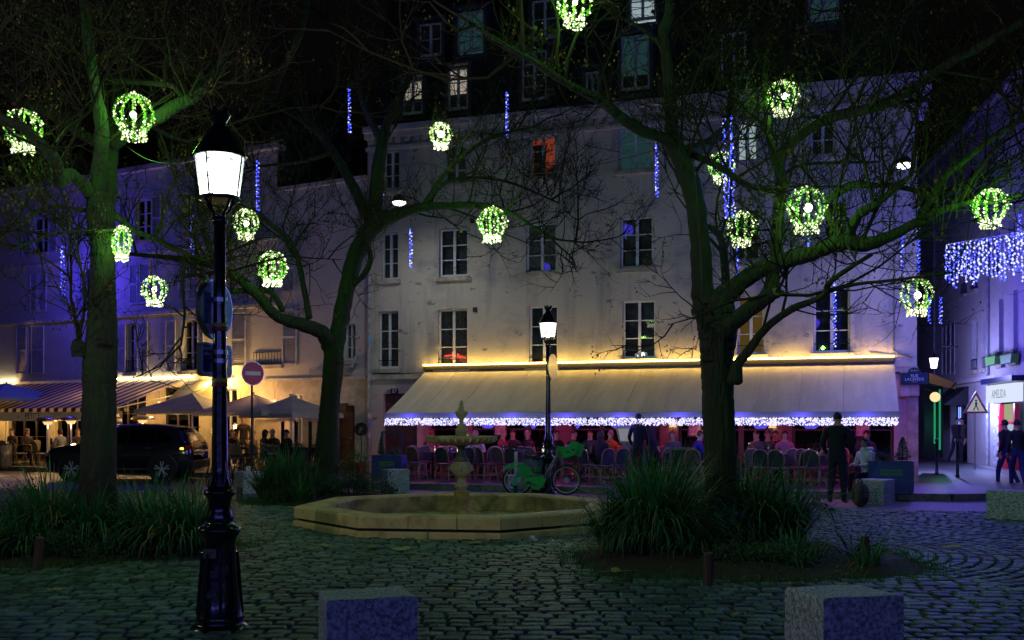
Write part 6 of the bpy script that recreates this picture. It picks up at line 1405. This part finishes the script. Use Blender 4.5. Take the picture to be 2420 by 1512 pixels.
# ------------------------------------------------------------------ left terrace covers
u0,u1 = hit('L',45,900)[0], hit('L',445,900)[0]
o = thing('striped_awning','striped awning with lettered valance on the left','awning',W('L',u0),TH_L); w_ = u1-u0; n = 42; A = [MB(),MB()]; dep = 3.0; za,zb = 3.15,2.15
for k in range(n):
    a,b = w_*k/n,w_*(k+1)/n; m_ = A[k%2]; m_.add([(a,-.1,za),(b,-.1,za),(b,-dep,zb),(a,-dep,zb)],[(0,1,2,3)]); m_.add([(a,-dep,zb),(b,-dep,zb),(b,-dep-.02,zb-.12),(a,-dep-.02,zb-.12)],[(0,1,2,3)])
tag(A[0].build('dark_stripes', thin(pm('burgundy stripe',(.08,.014,.02),.8),.2), o, world=False), kind='stuff'); tag(A[1].build('pale_stripes', thin(pm('pale stripe',(.50,.46,.42),.8),.35), o, world=False), kind='stuff')
MB().box(0,w_,-dep-.03,-dep-.022,zb-.42,zb-.121).build('lettered_valance', thin(pm('pale blue canvas',(.50,.52,.58),.8),.45), o, world=False)
text('LA','valance_lettering',M_dark,.13,o,Matrix.Translation((w_*.55-.75,-dep-.036,zb-.27))); text('PETITE','valance_lettering',M_dark,.27,o,Matrix.Translation((w_*.55,-dep-.036,zb-.26)))
MB().box(0,w_,-dep,-.1,2.3,2.32) if 0 else None
for k in range(3): u = .05+(w_-.1)*k/2; MB().tube([(u,-.1,2.7),(u,-dep,zb-.02)],.02,6).build('arm', M_white, o, world=False)
u2,u3 = hit('L',-70,900)[0], u0-.15
o = thing('striped_awning','short striped awning above the blue parasol at the far left','awning',W('L',u2),TH_L); w2 = u3-u2; A = [MB(),MB()]
for k in range(24): a,b = w2*k/24,w2*(k+1)/24; A[k%2].add([(a,-.1,3.2),(b,-.1,3.2),(b,-1.6,2.75),(a,-1.6,2.75)],[(0,1,2,3)])
tag(A[0].build('dark_stripes', MATS['burgundy stripe'], o, world=False), kind='stuff'); tag(A[1].build('pale_stripes', MATS['pale stripe'], o, world=False), kind='stuff')
# cream canvas side wall right of the striped awning
u4,u5 = u1+.1, hit('L',515,900)[0]; tag(MB().add([(u4,-.15,3.1),(u5,-.15,3.1),(u5,-1.3,2.2),(u4,-1.3,2.2),(u4,-1.3,2.05),(u5,-1.3,2.05)],[(0,1,2,3),(3,2,5,4)]).xf(Matrix.Translation(KL0)@Matrix.Rotation(TH_L,4,'Z')).build('cream_blind', pm('cream canvas',(.52,.46,.28),.8)),'plain cream blind right of the striped awning','awning')
def parasol(label, px, apex_y, off, wd, colr, rz=0):
    u,_ = hit('L',px,1000,-off); p = W('L',u,-off,TZ); za = CAMZ+(HOR-apex_y)/F*p.y-TZ; o = thing('parasol',label,'parasol',p,TH_L+rz,'square terrace parasols'); hw = wd/2; ze = za-.55
    pts = [(-hw,-hw),(hw,-hw),(hw,hw),(-hw,hw)]; cn = MB(); N = 6
    for k in range(4):
        a,b = Vector((*pts[k],0)),Vector((*pts[(k+1)%4],0)); vs = []
        for i in range(N+1):
            for j in range(N+1):
                t = i/N; q = a.lerp(b,j/N)*t; z = za-(za-ze)*t**.92-.05*math.sin(math.pi*j/N)*t*.6; vs.append((q.x,q.y,z))
        cn.add(vs,[(i*(N+1)+j,(i+1)*(N+1)+j,(i+1)*(N+1)+j+1,i*(N+1)+j+1) for i in range(N) for j in range(N)])
        cn.add([(a.x,a.y,ze),(b.x,b.y,ze),(b.x*1.005,b.y*1.005,ze-.13),(a.x*1.005,a.y*1.005,ze-.13)],[(0,1,2,3)])
    cn.build('canopy', colr, o, smooth=True, world=False); MB().tube([(0,0,0),(0,0,za+.06)],.024,8).build('pole', M_white, o, world=False); MB().box(-.25,.25,-.25,.25,-.0,.06).build('foot', M_dark, o, world=False)
    for x,y_ in pts: MB().tube([(0,0,za-.08),(x,y_,ze-.01)],.010,4).build('rib', M_wood, o, world=False)
M_blueC = pm('blue canvas',(.16,.24,.38),.8)
parasol('large blue grey parasol cut by the left edge',15,905,2.1,3.0,M_blueC); parasol('grey parasol left of the near lamp post above the car',455,928,1.75,2.5,M_canvas,R(12)); parasol('grey parasol behind the no entry sign post',600,931,1.6,2.5,M_canvas,R(5)); parasol('grey parasol right of the no entry sign',690,935,1.35,2.2,M_canvas,R(-4))
# patio heaters
for px,py,lb in ((113,992,'patio heater under the lettered valance on the left'),(168,990,'patio heater beside the left trunk'),(337,988,'patio heater dish above the car roof')):
    p = P(px,py,33.6); o = thing('patio_heater',lb,'heater',(p.x,p.y,TZ),0,'mushroom patio heaters'); z = p.z-TZ; MB().lathe([(.40,z-.04),(.30,z+.05),(.08,z+.10),(.01,z+.105)],n=20).build('dish', pm('warm steel',(.6,.5,.35),.3,.8), o, smooth=True, world=False); MB().lathe([(.10,z-.16),(.16,z-.06)],n=14).build('burner', glow('heater glow',(1,.55,.22),1.3), o, world=False); MB().tube([(0,0,0),(0,0,z-.15)],.03,8).build('pole', M_steel, o, world=False); lamp('POINT',o,(0,-.1,z-.2),(1,.55,.22),22,.1,world=False)
# wall lantern, bar board
u,z = hit('L',274,968); o = thing('wall_lantern','small warm wall lantern beside the left trunk','lamp',W('L',u,-.15,z),TH_L); MB().lathe([(.05,-.12),(.08,.08)],n=8).build('glass', E_warm, o, world=False); MB().lathe([(.09,.08),(.02,.16)],n=8).build('cap', M_iron, o, world=False); MB().bar((0,.14,.1),(0,0,.14),.02,.02).build('bracket', M_iron, o, world=False); lamp('POINT',o,(0,-.1,0),(1,.6,.2),6,.06,world=False)
u,z = hit('L',280,995); o = thing('bar_board','black lettered bar board on the wall right of the left trunk','board',W('L',u,-.05,z),TH_L); MB().box(-.28,.28,-.02,.0,-.35,.35).build('board', M_dark, o, world=False)
for t_,s_,zz in (('BAR',.16,.2),('LA PETITE',.13,.03),('vins - cocktails',.06,-.12)): text(t_,'lettering',M_white,s_,o,Matrix.Translation((0,-.024,zz)))
# dark terrace screen with posts
a_,_ = hit('L',628,1000,-2.25); b_,_ = hit('L',760,1000,-2.25); o = thing('terrace_screen','low black terrace screen with upright posts left of the middle tree','screen',W('L',a_,-2.25,TZ),TH_L); w_ = b_-a_
MB().box(0,w_,-.03,.03,.02,.80).build('panel', M_dark, o, world=False)
for px in (671,703,736,757): x = hit('L',px,1000,-2.25)[0]-a_; MB().box(x-.05,x+.05,-.07,-.031,.0,1.55).build('post', M_dark, o, world=False)
# ------------------------------------------------------------------ bicycles and scooters
def wheel_spokes(mb, c, r, n=18, ax='y'):
    for k in range(n): a = 2*math.pi*k/n; mb.tube([c,(c[0]+r*math.cos(a),c[1],c[2]+r*math.sin(a))],.0018,3,cap=False)
def ebike(loc, rz):
    o = thing('green_bicycle','green rental bicycle with basket parked behind the fountain','bicycle',loc,rz); gr = pm('bright green plastic',(.02,.46,.07),.3); gy = pm('dark grey bicycle frame',(.14,.14,.15),.35); rf = pm('pale tyre wall',(.45,.45,.48),.6)
    for x,nm in ((-.56,'rear'),(.56,'front')):
        t = MB().ring((x,0,.345),.325,.024,'y',36,8).build('wheel', M_rubber, o, smooth=True, world=False); MB().ring((x,0,.345),.290,.014,'y',36,6).build('rim', rf, t, world=False)
        s_ = MB(); wheel_spokes(s_,(x,0,.345),.295); s_.build('spokes', M_steel, t, world=False); MB().disc((x,0,.345),.065,-.04,.04,20).build('hub', M_steel, t, world=False)
        for a in (.7,3.9): MB().ball((x+.2*math.cos(a+ (0 if x>0 else 1)),-.015,.345+.2*math.sin(a+(0 if x>0 else 1))),.035,8,5,sz=.5).build('reflector', pm('amber reflector',(.7,.30,.02),.3), t, world=False)
    MB().prism([(-.92,.55),(-.80,.68),(-.62,.75),(-.42,.74),(-.28,.62),(-.20,.46),(-.34,.44),(-.62,.40),(-.50,.62),(-.70,.62)],-.05,.05).build('rear_fairing', gr, o, world=False)
    MB().prism([(-.40,.42),(.02,.44),(.10,.36),(.03,.22),(-.08,.12),(-.22,.14),(-.30,.26),(-.42,.30)],-.06,.06).build('chain_case', gr, o, world=False)
    MB().tube([(-.38,0,.46),(-.2,0,.47),(.08,0,.42)],.035,8).tube([(.06,0,.38),(.20,0,.62),(.36,0,.92),(.40,0,1.0)],.042,8).tube([(-.16,0,.45),(-.24,0,.74),(-.26,0,.84)],.024,8).build('frame', gy, o, smooth=True, world=False)
    MB().tube([(.40,0,1.0),(.44,0,.80),(.50,0,.60),(.56,0,.36)],[.035,.032,.026,.02],8).build('fork', gy, o, smooth=True, world=False)
    MB().tube([(.38,0,1.04),(.36,0,1.09),(.28,-.26,1.12)],.014,6).tube([(.36,0,1.09),(.28,.26,1.12)],.014,6).build('handlebar', M_dark, o, world=False)
    MB().prism([(-.40,.86),(-.12,.86),(-.08,.89),(-.14,.91),(-.28,.90),(-.42,.93)],-.07,.07).build('saddle', M_dark, o, world=False)
    bk = MB(); bk.prism([(.46,.84),(.74,.92),(.84,1.20),(.80,1.21),(.50,1.10)],-.17,-.15).prism([(.46,.84),(.74,.92),(.84,1.20),(.80,1.21),(.50,1.10)],.15,.17); bk.bar((.46,0,.85),(.74,0,.93),.32,.02); bk.bar((.74,0,.92),(.83,0,1.2),.32,.02); bk.bar((.46,0,.85),(.5,0,1.1),.32,.02); b_ = bk.build('basket', gr, o, world=False)
    for x,z in ((.58,.99),(.70,1.04)): MB().ball((x,-.171,z),.035,8,5,sz=.6,sy=.05).build('basket_opening', M_dark, b_, world=False)
    MB().tube([(-.12,-.08,.24),(-.30,-.09,.30)],.014,6).tube([(-.12,.08,.24),(.06,.09,.17)],.014,6).build('crank', M_steel, o, world=False); MB().box(-.36,-.26,-.16,-.09,.285,.315).build('pedal', M_dark, o, world=False)
    MB().tube([(-.12,.05,.14),(-.02,.22,.02)],.01,5).build('kickstand', M_dark, o, world=False); text('velo','frame_lettering',M_white,.07,o,Matrix.Translation((.22,-.047,.66))@Matrix.Rotation(R(-61),4,'Y')); return o
gg = G(1280,1171); ebike((gg.x,gg.y,0.01),R(2))
def scooter(nm, label, loc, rot, teal):
    o = thing(nm,label,'scooter',loc,0); o.rotation_euler = rot
    wh = pm('white scooter tube',(.6,.62,.62),.4) if teal else M_dark; tl = pm('teal scooter plastic',(.02,.45,.28),.35) if teal else pm('dark scooter plastic',(.02,.025,.03),.4)
    for y_ in (-.42,.42): t = MB().ring((0,y_,.11),.085,.028,'x',20,8).build('wheel', M_rubber, o, smooth=True, world=False); MB().lathe([(.05,-.02),(.05,.02)],n=10).xf(Matrix.Translation((0,y_,.11))@Matrix.Rotation(R(90),4,'Y')).build('hub', M_steel, t, world=False)
    MB().box(-.085,.085,-.28,.34,.13,.18).build('deck', tl, o, world=False); MB().tube([(0,-.40,.12),(0,-.36,.46)],[.05,.045],8).build('stem_foot', tl, o, smooth=True, world=False)
    st_ = MB().tube([(0,-.36,.44),(0,-.29,1.00)],[.036,.034],10).build('stem', wh, o, smooth=True, world=False); MB().tube([(0,-.29,1.0),(0,-.275,1.10)],.022,8).build('stem_top', M_dark, o, world=False)
    MB().tube([(-.27,-.27,1.11),(0,-.285,1.10),(.27,-.27,1.09)],.017,8).build('handlebar', M_dark, o, world=False); MB().box(-.05,.05,-.50,-.34,.20,.24).build('front_mudguard', M_dark, o, world=False)
    if teal: text('Lime-S','stem_lettering',pm('teal letters',(.01,.25,.14),.5),.10,st_,Matrix.Translation((0,-.366,.78))@Matrix.Rotation(R(-7),4,'X')@Matrix.Rotation(R(90),4,'Y'))
    return o
g = G(1212,1168); scooter('white_scooter','white and teal rental scooter standing left of the green bicycle',(g.x,g.y-.15,.0),(0,R(2),R(6)),True)
g = G(1900,1212); scooter('fallen_scooter','dark rental scooter lying on the cobbles behind the right-hand grass',(g.x+.55,g.y+.15,.09),(R(0),R(86),R(172)),False)
o = thing('parked_bicycle','dark city bicycle parked beside the no entry post','bicycle',(P(598,1000,30.3).x,30.3,0),R(6))
for x in (-.53,.53):
    t = MB().ring((x,0,.34),.32,.022,'y',32,6).build('wheel', M_rubber, o, world=False); s_ = MB(); wheel_spokes(s_,(x,0,.34),.31,16); s_.build('spokes', M_steel, t, world=False); MB().ring((x,0,.34),.37,.014,'y',20,5,a0=R(10),a1=R(170)).build('mudguard', M_dark, t, world=False)
MB().tube([(-.53,0,.34),(-.12,0,.30),(.40,0,.78)],.018,6).tube([(-.53,0,.34),(-.22,0,.78)],.014,6).tube([(-.12,0,.30),(-.24,0,.88)],.018,6).tube([(-.2,0,.70),(.40,0,.80)],.016,6).tube([(.53,0,.34),(.42,0,.72),(.37,0,1.0)],.018,6).build('frame', M_dark, o, world=False)
MB().tube([(.2,-.26,1.05),(.36,0,1.04),(.2,.26,1.05)],.014,6).build('handlebar', M_steel, o, world=False); MB().ball((-.26,0,.92),.12,10,6,sz=.35,sy=.6).build('saddle', M_dark, o, world=False); bk = MB()
for k in range(9): bk.tube([(.45+.03*k,-.14,.75),(.44+.035*k,-.15,.98)],.004,4); bk.tube([(.45+.03*k,.14,.75),(.44+.035*k,.15,.98)],.004,4)
bk.ring((.58,0,.98),.14,.008,'z',16,4); bk.box(.45,.72,-.14,.14,.74,.755); bk.build('basket', M_steel, o, world=False); MB().disc((-.12,0,.30),.09,-.03,-.01,16).build('chainring', M_steel, o, world=False)
# flower boxes on the side street and window box
for px,py,lb in ((2362,862,'green flower box on the right-hand window rail, left'),(2400,858,'green flower box on the right-hand window rail, right')):
    u,z = hit('R',px,py); p = W('R',u,-.2,z); o = thing('flower_box',lb,'planter',p,TH_R,'green window boxes'); MB().prism([(-.5,.0),(.5,.0),(.6,.28),(-.6,.28)],-.12,.12).build('box', pm('lime plastic',(.14,.42,.06),.5), o, world=False); mb = MB(); rs_ = random.Random(px)
    for k in range(140): q = Vector((rs_.uniform(-.55,.55),rs_.uniform(-.1,.1),.28)); d = Vector((rs_.gauss(0,.5),rs_.gauss(0,.5),1)).normalized()*rs_.uniform(.08,.3); e = d.cross(Vector((0,1,0))).normalized()*.02; mb.add([q-e,q+e,q+d],[(0,1,2)])
    tag(mb.build('plants', M_shrub, o, world=False), kind='stuff')
# decorations strung behind the viewer, the ones mirrored in the windows and the car
for k,(x,y_,z) in enumerate(((-7,-6,4.5),(0,-7,4.6),(7,-6,4.5))):
    o = thing('light_curtain','blue light curtain strung across the square behind the viewer, %s section'%['left','middle','right'][k],'string lights',(x,y_,z),0,'light curtains behind the viewer'); mb = MB(); mw = MB(); wr_ = MB(); rs_ = random.Random(k); wr_.tube([(-3,0,0),(3,0,0)],.006,4)
    for q in range(26):
        xx = -3+6*q/25; ln = rs_.uniform(.6,1.1); wr_.tube([(xx,0,0),(xx,0,-ln)],.003,3)
        for j in range(16): (mw if rs_.random()<.4 else mb).octa((xx+rs_.gauss(0,.02),rs_.gauss(0,.02),-ln*(j+.5)/16),.02)
    tag(mb.build('blue_bulbs', E_blue, o, world=False), kind='stuff'); tag(mw.build('white_bulbs', E_bluew, o, world=False), kind='stuff'); wr_.build('wires', M_white, o, world=False)
    for xx in (-1.5,1.5): lamp('POINT', o, (xx,.3,-.5), (.15,.19,1.0), 140, .6, world=False)
